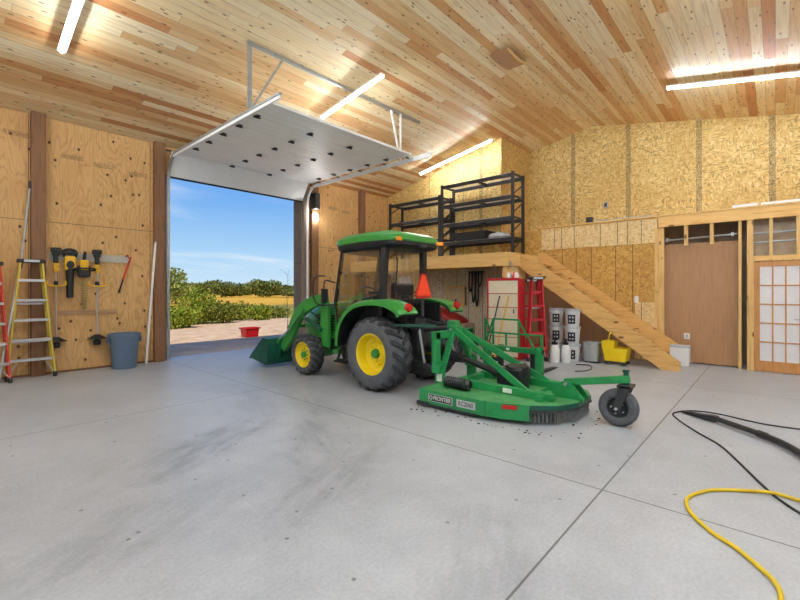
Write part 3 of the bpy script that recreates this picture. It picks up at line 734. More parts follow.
# ------------------------------------------------------------------ tractor (faces +Y, out of the door)
TX, TY = 5.08, 4.45
tr = thing('tractor', (TX, TY, 0), 'green compact cab tractor with yellow wheels facing out the open door', 'tractor')
def tyre(name, x, y, r, w, rim_r, side, nl, lug_h, par):
    """tyre around the X axis; side=-1 left, +1 right"""
    hw = w/2; base = r-lug_h
    prof = [(rim_r, -hw*.72), (rim_r+.02, -hw*.86), (rim_r+(base-rim_r)*.45, -hw), (base-.05, -hw*.97), (base-.012, -hw*.86), (base, -hw*.55), (base+.004, 0),
            (base, hw*.55), (base-.012, hw*.86), (base-.05, hw*.97), (rim_r+(base-rim_r)*.45, hw), (rim_r+.02, hw*.86), (rim_r, hw*.72)]
    t = B().lathe(prof, (x, y, r), 'x', 64).build(name, 'tyre', par)
    g = B()
    for s in (-1, 1):
        for k in range(nl):
            a0 = 2*PI*(k+(.5 if s > 0 else 0))/nl
            st = []
            N = 6
            for i in range(N+1):
                q = i/N; xx = s*hw*(-.04+1.0*q); aa = a0+q*(.62*2*PI/nl*1.25)
                rt = r-.006*abs(q*1.1)**3-(.030*max(0, q-.8)/.2); rb = base-.03-(.055*max(0, q-.75)/.25)
                wd = (.020+.012*q)/r*(1+.25*(nl < 20))
                st.append([V((xx, math.sin(aa+d*wd*(1.0 if rr is rt else 1.25))*rr, math.cos(aa+d*wd*(1.0 if rr is rt else 1.25))*rr)) for d, rr in ((-1, rb), (-1, rt), (1, rt), (1, rb))])
            g.loft([[V((x, y, r))+p for p in ring] for ring in st])
    g.build('tread_lugs', 'tyred', t, False)
    f = side; o = x+side*hw
    R = rim_r
    pr = [(R+.028, o-f*.075), (R+.034, o-f*.04), (R+.028, o-f*.028), (R, o-f*.034), (R-.02, o-f*.07), (R-.035, o-f*.17 if R > .25 else o-f*.09), (R*.62, o-f*.20 if R > .25 else o-f*.10),
          (R*.55, o-f*.165 if R > .25 else o-f*.085), (R*.30, o-f*.155 if R > .25 else o-f*.075), (0, o-f*.155 if R > .25 else o-f*.075)]
    rim = B().lathe([(a, b-x) for a, b in pr], (x, y, r), 'x', 48).build('rim', 'yellow', t)
    dep = .155 if R > .25 else .075
    hub = B().cyl((o-f*(dep+.01), y, r), (o-f*(dep-.05), y, r), R*.27, R*.22, 20)
    hub.build('hub_cap', 'green', t)
    for k in range(8):
        a = 2*PI*k/8; B().cyl((o-f*(dep+.02), y+math.cos(a)*R*.43, r+math.sin(a)*R*.43), (o-f*(dep-.016), y+math.cos(a)*R*.43, r+math.sin(a)*R*.43), .013, seg=6).build('wheel_bolt', 'yellow' if R > .25 else 'green', t, False)
    return t
for s in (-1, 1):
    tyre('rear_wheel', s*.585, 0, .55, .41, .29, s, 18, .034, tr)
    tyre('front_wheel', s*.575, 1.80, .355, .27, .222, s, 16, .024, tr)
# chassis
B().bx((-.20, -.28, .34), (.20, 1.0, .80)).bx((-.15, 1.0, .42), (.15, 2.3, .66)).build('chassis', 'dkgrey', tr, False, .02)
B().cyl((-.5, 0, .55), (.5, 0, .55), .13, seg=20).build('rear_axle', 'dkgrey', tr)
B().beam((-.46, 1.8, .36), (.46, 1.8, .36), .13, .13).bx((-.10, 1.7, .36), (.10, 1.95, .55)).build('front_axle', 'green', tr, False, .01)
for s in (-1, 1): B().cyl((s*.40, 1.8, .26), (s*.40, 1.8, .50), .07, seg=16).build('kingpin', 'green', tr)
# hood
rings = []
for y, z0, z1, hw in ((.98, .66, 1.32, .31), (1.4, .64, 1.30, .31), (1.9, .62, 1.24, .29), (2.2, .62, 1.15, .265), (2.34, .64, 1.02, .23), (2.38, .68, .92, .20)):
    rings.append([V((hw*cx, y, z0+(z1-z0)*cz)) for cx, cz in ((-1, 0), (-1.03, .5), (-.97, .8), (-.80, .95), (-.4, 1.0), (.4, 1.0), (.80, .95), (.97, .8), (1.03, .5), (1, 0))])
hd = B().loft(rings).build('hood', 'green', tr)
for s in (-1, 1):
    g = B()
    for k in range(6): z = .78+k*.05; g.bx((s*.29, 1.35, z), (s*.325, 1.85, z+.028))
    g.build('side_grille', 'dkgrey', hd, False)
B().bx((-.19, 2.33, .60), (.19, 2.40, .92)).build('front_grille', 'black', tr, False, .015)
for s in (-1, 1): B().lathe([(0, 0), (.06, .0), (.07, -.05)], (s*.16, 2.36, .93), 'y', 16).build('headlight', 'white', tr)
# cab
A0 = lambda s: V((s*.46, 1.16, 1.30)); A1 = lambda s: V((s*.44, .98, 2.18)); A2 = lambda s: V((s*.36, 1.02, .66))
C0 = lambda s: V((s*.50, .02, 1.30)); C1 = lambda s: V((s*.46, -.02, 2.16))
fr = B()
for s in (-1, 1):
    fr.beam(A0(s), A1(s), .05, .05); fr.beam(A2(s), A0(s), .05, .05)
    fr.beam((s*.46, .98, 2.17), (s*.46, -.02, 2.15), .05, .06)
    fr.beam((s*.44, 1.0, .64), (s*.46, .74, .66), .06, .06)
fr.beam(A1(-1), A1(1), .05, .05); fr.beam(C1(-1), C1(1), .06, .06); fr.beam(C0(-1), C0(1), .06, .08)
fr.bx((-.46, .66, .60), (.46, 1.02, .66))
fr.build('cab_frame', 'black', tr, False, .006)
for s in (-1, 1):
    B().beam(C0(s)+V((0,0,-.2)), C1(s), .10, .09, (0, 1, 0)).build('rear_pillar', 'black', tr, False, .01)
    # door: glass pane with a tubular frame following the fender
    dp = [(1.15, 1.30), (.975, 2.13), (.06, 2.12), (.07, 1.42), (.42, 1.36), (.66, 1.20), (.74, .92), (.76, .70), (1.01, .68)]
    d = B().tube([(s*(.485), y, z) for y, z in dp], .017, 8, True).build('door_frame', 'black', tr)
    B().prism(dp, 'yz', s*.483, s*.488).build('door_glass', 'glass', d, False)
    B().bx((s*.47, .12, 1.44), (s*.52, .30, 1.48)).build('door_handle', 'black', d, False, .008)
    # mirror and grab rail
    B().tube(smoothpath([(s*.46, 1.16, 1.62), (s*.60, 1.26, 1.66), (s*.62, 1.27, 1.50)]), .012, 8).build('mirror_arm', 'black', tr)
    B().bx((s*.55, 1.24, 1.28), (s*.69, 1.275, 1.52)).build('mirror', 'black', tr, False, .025)
    B().tube(smoothpath([(s*.50, 1.12, 1.25), (s*.58, 1.5, 1.25), (s*.60, 1.60, 1.45), (s*.59, 1.56, 1.72), (s*.52, 1.36, 1.74)]), .013, 8).build('grab_rail', 'black', tr)
B().prism([(-.44, 1.32), (.44, 1.32), (.42, 2.15), (-.42, 2.15)], 'xz', .0, .006).build('windshield', 'glass', tr, False)
wsh = tr.children[-1]
# tilt the front glass between the front pillars
me = wsh.data
for v in me.vertices: v.co.y += 1.155 if v.co.z < 1.7 else .985
B().prism([(-.44, 1.34), (.44, 1.34), (.41, 2.13), (-.41, 2.13)], 'xz', -.02, -.014).build('rear_window', 'glass', tr, False)
B().tube([(-.25, -.04, 1.46), (-.22, -.05, 1.96), (-.24, -.05, 2.02)], .012, 8).build('window_strut', 'black', tr)
B().bx((-.06, -.06, 1.36), (.06, -.025, 1.41)).build('window_handle', 'black', tr, False, .006)
# roof
def sup(hx, y0, y1, z, k=28, e=.32):
    out = []; cy = (y0+y1)/2; hy = (y1-y0)/2
    for i in range(k):
        a = 2*PI*i/k; c, q = math.cos(a), math.sin(a)
        out.append(V((hx*math.copysign(abs(c)**e, c), cy+hy*math.copysign(abs(q)**e, q), z)))
    return out
def tiltz(r): return [V((p.x, p.y, p.z-.035*(p.y-.3)**2-.03*max(0, p.y-.6))) for p in r]
B().loft([tiltz(r) for r in (sup(.575, -.34, 1.10, 2.245), sup(.59, -.36, 1.14, 2.28), sup(.58, -.33, 1.12, 2.345), sup(.52, -.22, 1.02, 2.40), sup(.36, -.05, .80, 2.43))]).build('roof', 'green', tr)
B().loft([tiltz(r) for r in (sup(.46, -.16, 1.0, 2.13), sup(.54, -.30, 1.06, 2.16), sup(.575, -.345, 1.09, 2.20), sup(.58, -.35, 1.11, 2.255))]).build('roof_lining', 'black', tr)
for s, m in ((-1, 'amber'), (1, 'amber')):
    B().loft([sup(.075, -.03, .03, -.0, 16, .6), sup(.085, -.04, .04, .03, 16, .6), sup(.08, -.035, .035, .055, 16, .6)]).build('roof_light', m, tr, loc=(s*(.50 if s < 0 else .47), -.335, 2.225)).rotation_euler = (0, 0, -.45*s)
B().bx((-.06, -.42, 2.14), (.06, -.33, 2.20)).build('work_light', 'dkgrey', tr, False, .015)
# interior
B().bx((-.26, .02, .86), (.26, .50, 1.02)).build('seat_cushion', 'seat', tr, False, .04)
B().beam((0, .06, 1.0), (0, -.0+.03, 1.62), .48, .12, (0, 1, 0)).build('seat_back', 'seat', tr, False, .05)
B().bx((-.18, .84, .66), (.18, 1.08, 1.32)).build('dashboard', 'black', tr, False, .03)
stw = B().tube([(math.cos(a)*.19, .74+math.sin(a)*.13, 1.42+math.sin(a)*.13) for a in [2*PI*k/24 for k in range(24)]], .016, 8, True)
stw.cyl((0, .74, 1.42), (0, .88, 1.26), .025).beam((-.18, .74, 1.42), (.18, .74, 1.42), .03, .015)
stw.build('steering_wheel', 'black', tr)
B().bx((.28, .1, .80), (.44, .70, 1.25)).build('side_console', 'black', tr, False, .03)
B().cyl((.34, .45, 1.25), (.33, .5, 1.42), .012).lathe([(0, 0), (.025, .01), (.025, .06), (0, .075)], (.33, .5, 1.40)).build('control_lever', 'amber', tr)
B().bx((-.46, .0, .62), (.46, 1.0, .68)).build('cab_floor', 'black', tr, False)
# fenders
FA = [(.80, .62), (.77, .86), (.66, 1.08), (.46, 1.25), (.20, 1.34), (-.10, 1.36), (-.36, 1.33), (-.56, 1.25), (-.63, 1.17)]
FAs = [(p.x, p.y) for p in smoothpath([(y, z, 0) for y, z in FA], 4)]
for s in (-1, 1):
    rings = []
    for i, (y, z) in enumerate(FAs):
        a = FAs[max(0, i-1)]; b = FAs[min(len(FAs)-1, i+1)]; d = V((0, b[0]-a[0], b[1]-a[1])).normalized(); nrm = V((0, d.z, -d.y))
        nrm = nrm if nrm.z > -.2 and (nrm.z > 0 or nrm.y > 0) else -nrm
        p = V((0, y, z)); xo = s*.80; xi = s*.42
        rings.append([p+V((xi, 0, 0)), p+V((xo-s*.05, 0, 0)), p+V((xo, 0, 0))-nrm*.03, p+V((xo, 0, 0))-nrm*.085, p+V((xo-s*.015, 0, 0))-nrm*.085, p+V((xo-s*.06, 0, 0))-nrm*.03, p+V((xi, 0, 0))-nrm*.03])
    fd = B().loft(rings).build('fender', 'green', tr)
    lr = []
    for i, (y, z) in enumerate(FAs):
        a = FAs[max(0, i-1)]; b = FAs[min(len(FAs)-1, i+1)]; d = V((0, b[0]-a[0], b[1]-a[1])).normalized(); nrm = V((0, d.z, -d.y)); nrm = nrm if nrm.z > -.2 and (nrm.z > 0 or nrm.y > 0) else -nrm
        p = V((0, y, z)); xo = s*.788; xi = s*.40
        lr.append([p+V((xi, 0, 0))-nrm*.034, p+V((xo-s*.012, 0, 0))-nrm*.034, p+V((xo-s*.012, 0, 0))-nrm*.05, p+V((xi, 0, 0))-nrm*.05])
    B().loft(lr).build('fender_liner', 'black', tr)
    tl = B().lathe([(0, -.05), (.045, -.045), (.06, -.02), (.062, .02)], (s*.60, -.60, 1.25), 'y', 20).build('tail_light', 'redlens', fd)
    inn = B().prism([(.72, .66), (.60, 1.05), (.40, 1.24), (-.40, 1.30), (-.42, .80), (.2, .62)], 'yz', s*.40, s*.43).build('inner_guard', 'black', tr, False)
# slow vehicle triangle
sv = B()
tri = [(-.195, -.13), (-.165, -.18), (.165, -.18), (.195, -.13), (.05, .20), (-.05, .20)]
sgn = B().prism(tri, 'xz', -.40, -.385).build('slow_vehicle_sign', 'smvb', tr, False, loc=(0, 0, 1.55))
B().prism([(-.165, -.135), (.165, -.135), (.035, .175), (-.035, .175)], 'xz', -.404, -.400).build('sign_centre', 'smv', sgn, False)
for v in sgn.data.vertices: v.co.x *= 1.0
B().bx((-.03, -.385, 1.10), (.03, -.36, 1.45)).build('sign_bracket', 'dkgrey', tr, False)
# steps, battery box, lower body
B().bx((-.62, .74, .30), (-.34, 1.02, .34)).build('step', 'black', tr, False, .008)
B().beam((-.42, .76, .62), (-.56, .76, .32), .05, .02).beam((-.42, 1.0, .62), (-.56, 1.0, .32), .05, .02).build('step_bracket', 'black', tr, False)
B().bx((-.44, .56, .36), (-.22, .98, .62)).bx((.22, .56, .36), (.44, .98, .62)).build('fuel_tank', 'black', tr, False, .03)
B().beam((-.55, 1.05, .46), (-.20, 1.20, .50), .10, .07).build('mid_bracket', 'green', tr, False, .01)
# loader
AP = [(1.44, 1.345), (1.72, 1.275), (1.95, 1.18), (2.14, 1.04), (2.27, .86), (2.40, .64), (2.66, .38)]
APs = [(p.x, p.y) for p in smoothpath([(y, z, 0) for y, z in AP], 5)]
for s in (-1, 1):
    B().prism([(1.34, .50), (1.52, .50), (1.58, .90), (1.54, 1.45), (1.44, 1.47), (1.36, 1.2)], 'yz', s*.40, s*.47).build('loader_mast', 'green', tr, False, .012)
    rings = []
    for i, (y, z) in enumerate(APs):
        a = APs[max(0, i-1)]; b = APs[min(len(APs)-1, i+1)]; d = V((0, b[0]-a[0], b[1]-a[1])).normalized(); nn = V((0, -d.z, d.y))
        h = .085+.035*math.sin(PI*i/(len(APs)-1)); p = V((s*.52, y, z))
        rings.append([p+nn*h+V((-.045, 0, 0)), p+nn*h+V((.045, 0, 0)), p-nn*h+V((.045, 0, 0)), p-nn*h+V((-.045, 0, 0))])
    B().loft(rings).build('loader_arm', 'green', tr, True, .01)
    c = B().cyl((s*.50, 1.50, .80), (s*.51, 1.92, .98), .035, seg=14).build('lift_cylinder', 'dgreen', tr)
    B().cyl((s*.51, 1.92, .98), (s*.52, 2.20, 1.12), .018, seg=10).build('piston_rod', 'alu', c)
    c = B().cyl((s*.62, 1.85, 1.16), (s*.62, 2.26, .80), .03, seg=14).build('tilt_cylinder', 'green', tr)
    B().cyl((s*.62, 2.26, .80), (s*.62, 2.64, .56), .016, seg=10).build('piston_rod', 'alu', c)
    B().beam((s*.62, 2.62, .58), (s*.60, 2.74, .46), .03, .06).build('tilt_link', 'green', tr, False)
B().cyl((-.5, 2.5, .80), (.5, 2.5, .80), .04, seg=14).build('cross_tube', 'green', tr)
for s in (-1, 1): B().tube(smoothpath([(s*.42, 1.52, .72), (s*.36, 1.7, .95), (s*.44, 2.0, 1.12), (s*.46, 2.35, 1.0)]), .012, 8).build('hydraulic_hose', 'cord', tr)
BKX = .80
prof = [(2.80, .56), (2.76, .46), (2.76, .10), (2.84, .06), (3.42, .15), (3.43, .165), (2.86, .085), (2.785, .115), (2.785, .45), (2.83, .54), (2.95, .555), (2.95, .575)]
bk = B().prism(prof, 'yz', -BKX, BKX).build('bucket', 'dgreen', tr, False, .004)
for s in (-1, 1):
    B().prism([(2.78, .10), (2.86, .065), (3.42, .155), (3.40, .20), (2.95, .57), (2.80, .56), (2.765, .46)], 'yz', s*BKX, s*(BKX-.012)).build('side_plate', 'dgreen', bk, False)
    for dx in (-.05, .05): B().prism([(2.78, .12), (2.66, .34), (2.66, .56), (2.80, .55)], 'yz', s*.52+dx-.01, s*.52+dx+.01).build('hook_bracket', 'dgreen', bk, False)
B().bx((-BKX, 3.36, .135), (BKX, 3.46, .155)).build('cutting_edge', 'dkgrey', bk, False)
# hitch at the rear
for s in (-1, 1):
    B().beam((s*.22, -.20, .42), (s*.42, -.92, .42), .05, .08).build('lower_link', 'dkgrey', tr, False, .008)
    B().beam((s*.30, -.22, .98), (s*.36, -.62, .94), .05, .07).build('lift_arm', 'dkgrey', tr, False, .008)
    B().cyl((s*.36, -.60, .94), (s*.38, -.72, .46), .02, seg=10).build('lift_rod', 'steel', tr)
B().cyl((0, -.25, .86), (0, -.92, .96), .03, seg=12).build('top_link', 'dkgrey', tr)
B().bx((-.17, -.42, .52), (.17, -.26, .98)).build('rear_housing', 'dkgrey', tr, False, .02)
B().beam((-.62, -.30, .99), (-.30, -.86, .99), .03, .03).cyl((-.62, -.30, .99), (-.62, -.34, .72), .012).build('side_stabiliser', 'dgreen', tr, False)
qh = B().bx((-.47, -.99, .36), (-.36, -.91, .92)).bx((.36, -.99, .36), (.47, -.91, .92)).bx((-.47, -.99, .82), (.47, -.91, .92))
qh.build('quick_hitch', 'igreen', tr, False, .01)
B().bx((-.07, -1.02, .84), (.07, -.88, 1.06)).build('top_hook', 'igreen', tr, False, .02)
for s in (-1, 1): B().bx((s*.41-.07, -1.06, .36), (s*.41+.07, -.92, .48)).build('hook', 'igreen', tr, False, .01)

# ------------------------------------------------------------------ rotary cutter behind the tractor
CX, CY = 5.08, 2.5
rcu = thing('rotary_cutter', (CX, CY, 0), 'green rotary cutter with chain guards and tail wheel behind the tractor', 'mower')
out = [(-.84, .95), (-.84, .10), (-.80, -.18), (-.68, -.48), (-.48, -.72), (-.22, -.84), (.22, -.84), (.48, -.72), (.68, -.48), (.80, -.18), (.84, .10), (.84, .95)]
ZL, ZH = .05, .225
B().prism(out, 'xy', ZH-.012, ZH).build('deck', 'dusty', rcu, False)
def skirt(pts, name, m, z0=ZL, z1=ZH, th=.012, par=rcu, slope=0):
    mb = B()
    for (a, b), (c2, d2) in zip(pts, pts[1:]):
        mb.beam((a, b, (z0+z1)/2), (c2, d2, (z0+z1)/2), th, z1-z0)
    return mb.build(name, m, par, False)
sk = skirt([out[0], out[1], out[2], out[3]], 'side_skirt', 'igreen'); skirt([out[-1], out[-2], out[-3], out[-4]], 'side_skirt', 'igreen')
skirt([out[3], out[4], out[5], out[6], out[7], out[8]], 'rear_band', 'dgreen', .165, ZH)
skirt([out[0], out[-1]], 'front_band', 'igreen', .17, ZH)
for s in (-1, 1): B().bx((s*.855-.02, .80, .03), (s*.855+.02, .97, .07)).bx((s*.845-.012, .1, .03), (s*.845+.012, .95, .055)).build('skid_shoe', 'dkgrey', rcu, False)
def chains(pts, name):
    for (a, b), (c2, d2) in zip(pts, pts[1:]):
        L = math.hypot(c2-a, d2-b); n = max(2, int(L/.042))
        for i in range(n):
            t = (i+.5)/n; x = a+(c2-a)*t; y = b+(d2-b)*t
            mb = B()
            for k in range(5):
                z = .158-k*.027
                ax = V((c2-a, d2-b, 0)).normalized() if k % 2 else V((-(d2-b), c2-a, 0)).normalized()
                mb.tube([V((x, y, z))+ax*math.cos(q)*.012+V((0, 0, math.sin(q)*.020)) for q in [2*PI*j/6 for j in range(6)]], .0042, 4, True)
            mb.build(name, 'chain', rcu, False)
def inset(p, k=.97): return (p[0]*k, p[1]*k)
chains([inset(p) for p in out[3:9]], 'guard_chain'); chains([(-.78, .95), (.78, .95)], 'guard_chain')
skirt([inset(p, 1.004) for p in out[3:9]], 'chain_bar', 'dkgrey', .155, .175, .02)
# badges and reflector on the left skirt
lp = lambda y, z: (-.8475, y, z)
b1 = B().bx((-.849, .43, .092), (-.845, .80, .185)).build('badge_plate', 'lid', rcu, False)
B().bx((-.850, .440, .099), (-.848, .790, .178)).build('badge_field', 'dkgrey', b1, False)
word('FRONTIER', .072, 'badge_text', 'white', b1, (-.852, .585, .139), (PI/2, 0, -PI/2), sx=.80)
B().lathe([(.018, -.8515), (.026, -.8515), (.026, -.848), (.018, -.848)], (0, .757, .139), 'x', 20, True).build('badge_emblem', 'white', b1)
b2 = B().bx((-.849, .11, .095), (-.845, .37, .183)).build('badge_plate', 'lid', rcu, False)
word('RC2060', .075, 'badge_text', 'ink', b2, (-.851, .24, .139), (PI/2, 0, -PI/2), sx=.84)
B().beam((-.797, -.21, .19), (-.737, -.36, .19), .022, .045).build('reflector', 'redlens', rcu, False)
for k, (y, z) in enumerate(((-.02, 0),)): pass
# side joint strip
B().bx((-.847, -.02, .05), (-.839, .0, .235)).build('joint_strip', 'igreen', rcu, False)
# deck ribs
for x in (-.34, .34): B().bx((x-.045, -.62, ZH), (x+.045, .72, ZH+.09)).build('deck_beam', 'igreen', rcu, False, .006)
B().bx((-.60, .66, ZH), (.60, .76, ZH+.07)).build('cross_beam', 'igreen', rcu, False, .006)
B().bx((-.46, -.52, ZH), (.46, -.44, ZH+.06)).build('cross_beam', 'igreen', rcu, False, .006)
# A frame and braces
for s in (-1, 1):
    B().bx((s*.40-.015, .86, ZH-.02), (s*.40+.015, 1.02, .52)).build('hitch_plate', 'igreen', rcu, False, .004)
    B().beam((s*.05, .96, .95), (s*.37, .93, .38), .03, .09, (0, 1, 0)).build('mast_leg', 'igreen', rcu, False, .005)
    B().beam((s*.07, .94, .93), (s*.34, -.30, ZH+.05), .03, .085).build('deck_brace', 'igreen', rcu, False, .005)
B().bx((-.09, .90, .84), (.09, 1.02, 1.0)).build('mast_head', 'igreen', rcu, False, .02)
B().cyl((-.12, .97, .93), (.12, .97, .93), .02, seg=12).build('hitch_pin', 'steel', rcu)
B().bx((-.418, .90, ZH+.02), (-.414, .99, ZH+.14)).build('warning_decal', 'white', rcu, False)
B().bx((-.392, -.12, ZH+.02), (-.386, .0, ZH+.075)).build('warning_decal', 'white', rcu, False)
# gearbox and driveline
gb = B().bx((-.15, -.12, ZH+.05), (.15, .22, ZH+.27)).cyl((0, .0, ZH), (0, .0, ZH+.3), .15, seg=20).cyl((0, .2, ZH+.17), (0, .34, ZH+.17), .08, seg=18).build('gearbox', 'black', rcu, False, .02)
ds = B().cyl((0, .30, ZH+.17), (0, .80, .52), .045, seg=16).cyl((0, .80, .52), (0, 1.20, .60), .055, seg=16).cyl((0, 1.12, .585), (0, 1.45, .645), .085, seg=18).build('driveline', 'black', rcu)
bb = B()
bb.lathe([(.05, 0)]+[(.062+.012*(k % 2), .02+k*.016) for k in range(22)]+[(.05, .38)], (-.56, .36, ZH+.075), 'y', 20)
bb.build('rubber_boot', 'black', rcu)
# tail boom and wheel
B().prism([(-.28, ZH), (-.86, ZH-.02), (-.86, ZH+.03), (-.71, ZH+.20), (-.62, ZH+.20)], 'yz', -.10, -.075).build('tail_bracket', 'igreen', rcu, False)
B().prism([(-.28, ZH), (-.86, ZH-.02), (-.86, ZH+.03), (-.71, ZH+.20), (-.62, ZH+.20)], 'yz', .075, .10).build('tail_bracket', 'igreen', rcu, False)
B().beam((0, -.62, .40), (0, -1.315, .53), .075, .08).build('tail_boom', 'igreen', rcu, False, .006)
B().cyl((-.14, -.665, .40), (.14, -.665, .40), .02, seg=10).build('boom_pin', 'steel', rcu)
B().cyl((0, -1.28, .42), (0, -1.28, .62), .028, seg=14).bx((-.03, -1.31, .60), (.03, -1.25, .62)).build('caster_spindle', 'dgreen', rcu)
fk = B().bx((-.10, -1.35, .435), (.10, -1.21, .465))
for s in (-1, 1): fk.prism([(-1.35, .46), (-1.24, .46), (-1.20, .34), (-1.17, .19), (-1.24, .17), (-1.285, .30)], 'yz', s*.10, s*.088)
fk.build('caster_fork', 'dkgrey', rcu, False, .003)
R, wy = .205, -1.205
tw = B().lathe([(.105, -.045), (.118, -.062), (.15, -.072), (.182, -.064), (.201, -.038), (R, -.012), (R, .012), (.201, .038), (.182, .064), (.15, .072), (.118, .062), (.105, .045)], (0, wy, R), 'x', 40).build('tail_wheel', 'tyre', rcu)
rm_ = B().lathe([(0, -.045), (.04, -.045), (.045, -.025), (.09, -.02), (.108, -.05), (.116, -.05), (.116, .05), (.108, .05), (.09, .02), (.045, .025), (.04, .045), (0, .045)], (0, wy, R), 'x', 32).build('rim', 'tyred', tw)
for k in range(5): a = 2*PI*k/5; B().cyl((-.05, wy+.068*math.cos(a), R+.068*math.sin(a)), (-.018, wy+.068*math.cos(a), R+.068*math.sin(a)), .009, seg=8).build('wheel_bolt', 'alu', tw, False)
B().cyl((-.115, wy, R), (.115, wy, R), .016, seg=12).build('axle', 'steel', rcu)
# clippings on the floor around the deck
cl = B()
for i in range(46):
    a = random.random(); x = random.uniform(-1.0, -.84)-.1*random.random(); y = random.uniform(-.8, .95)
    if i > 28: x, y = random.uniform(-.75, .6), random.uniform(-1.05, -.82)
    elif y < 0: x += .25*abs(y)
    r = random.uniform(.006, .02)
    cl.loft([[V((CX+x+math.cos(q)*r*k*random.uniform(.7, 1.4), CY+y+math.sin(q)*r*k, z*r)) for q in [2*PI*j/7 for j in range(7)]] for k, z in ((1, .02), (.8, .35), (.3, .5))])
tag(cl.build('grass_clippings', 'tyred'), 'dark clumps of dried clippings on the floor around the cutter', 'clippings', kind='stuff')

# ------------------------------------------------------------------ pallet fork frame parked behind the cutter
pf = thing('pallet_fork', (6.92, 3.50, 0), 'green pallet fork frame with tube guard parked before the cream cabinet', 'pallet fork')
B().bx((-.05, -.56, .40), (.05, .56, .49)).bx((-.05, -.56, .02), (.05, .56, .10)).build('cross_beam', 'igreen', pf, False, .006)
for s in (-1, 1): B().bx((-.055, s*.50-.06, .02), (.055, s*.50+.06, .52)).build('upright_plate', 'igreen', pf, False, .006)
gd = B()
for y in (-.54, .54): gd.beam((0, y, .5), (0, y, .98 if y > 0 else .74), .035, .035, (0, 1, 0))
gd.beam((0, -.54, .72), (0, .54, .72), .03, .03); gd.beam((0, -.12, .97), (0, .38, .97), .03, .03)
for y in (-.12, .38, .12): gd.beam((0, y, .5), (0, y, .97 if y != .12 else .72), .028, .028, (0, 1, 0))
gd.beam((0, .54, .5), (0, .38, .97), .026, .026).beam((0, -.40, .5), (0, -.12, .96), .026, .026).beam((0, .54, .98), (0, .42, .7), .026, .026)
gd.build('tube_guard', 'igreen', pf, False)
B().bx((-.062, .03, .43), (-.052, .09, .47)).build('decal', 'white', pf, False)
for y in (-.36, .26):
    B().bx((.05, y-.05, .02), (.09, y+.05, .50)).prism([(.05, .02), (1.05, .02), (1.05, .03), (.09, .07), (.05, .07)], 'xz', y-.05, y+.05).build('fork_tine', 'dkgrey', pf, False, .004)

# ------------------------------------------------------------------ tools on the left wall
YW = YA-.002
rail = thing('tool_rail', (2.05, YW, 2.06), 'pale grey board on the plywood wall that tools hang from', 'board')
B().bx((-.63, -.022, -.02), (.63, 0, .12)).build('board', 'board', rail, False)
hk = B()
for x in (-.58, -.36, -.13, .06, .55): hk.cyl((x, -.02, .10), (x, -.11, .12), .008, seg=8)
hk.build('hooks', 'dkgrey', rail)
r2 = thing('lower_rail', (1.95, YW, 1.08), 'short grey wooden strip low on the plywood behind the trimmer shafts', 'board')
B().bx((-.42, -.018, -.04), (.50, 0, .04)).build('strip', 'stripm', r2, False)
def trimmer(loc, label):
    r = thing('string_trimmer', loc, label, 'string trimmer', None)
    B().cyl((0, 0, .10), (0, 0, 1.74), .013, seg=12).build('shaft', 'alu', r)
    B().bx((-.075, -.05, 1.72), (.075, .04, 1.80)).bx((-.055, -.045, 1.66), (.055, .04, 1.73)).bx((-.035, -.035, 1.52), (.035, .035, 1.67)).build('motor_housing', 'black', r, False, .015)
    B().bx((-.04, -.04, 1.36), (.04, .03, 1.52)).build('trigger_grip', 'tooly', r, False, .02)
    B().lathe([(.025, -.02), (.045, -.02), (.045, .02), (.025, .02)], (0, -.05, 1.44), 'y', 16, True).build('grip_ring', 'tooly', r)
    B().tube(smoothpath([(-.13, -.02, 1.20), (-.12, -.06, 1.13), (0, -.07, 1.11), (.12, -.06, 1.13), (.13, -.02, 1.20)]), .016, 8).build('front_handle', 'tooly', r)
    B().bx((-.03, -.03, 1.10), (.03, .03, 1.20)).build('handle_clamp', 'black', r, False, .008)
    B().loft([[V((math.cos(a)*q*1.0, math.sin(a)*q*.55, z)) for a in [2*PI*k/20 for k in range(20)]] for q, z in ((.15, .13), (.17, .115), (.10, .16), (.04, .20))]).build('guard', 'black', r)
    B().lathe([(0, -.0), (.05, 0), (.062, .02), (.062, .08), (.03, .11), (0, .11)], (0, 0, .0)).build('cutting_head', 'black', r)
    B().cyl((0, 0, .1), (0, 0, .17), .03, seg=14).build('head_motor', 'dkgrey', r)
    return r
trimmer((1.50, YW-.10, .46), 'yellow and black string trimmer hanging just right of the stepladder')
trimmer((2.11, YW-.10, .46), 'yellow and black string trimmer hanging right of the hedge trimmer')
lb = thing('leaf_blower', (1.70, YW-.10, 1.34), 'yellow and black leaf blower hanging nozzle down on the plywood', 'leaf blower')
B().cyl((0, 0, .02), (0, 0, .55), .062, .075, 22).build('nozzle', 'black', lb)
B().bx((-.10, -.06, .52), (.10, .06, .78)).build('body', 'tooly', lb, False, .03)
B().lathe([(0, -.075), (.07, -.07), (.08, -.04), (.08, .03)], (0, -.0, .62), 'y', 20).build('fan_cover', 'black', lb)
B().tube(smoothpath([(-.09, 0, .76), (-.13, 0, .86), (.0, 0, .90), (.12, 0, .86), (.10, 0, .76)]), .024, 10).build('handle', 'black', lb)
B().bx((-.12, -.06, .80), (.12, .05, .87)).build('battery', 'black', lb, False, .015)
lb.scale = (.82, .82, 1.0)
ht = thing('hedge_trimmer', (1.91, YW-.09, 1.14), 'yellow and black hedge trimmer hanging blade down on the plywood', 'hedge trimmer')
bl = B().bx((-.022, -.005, 0), (.022, .005, .62))
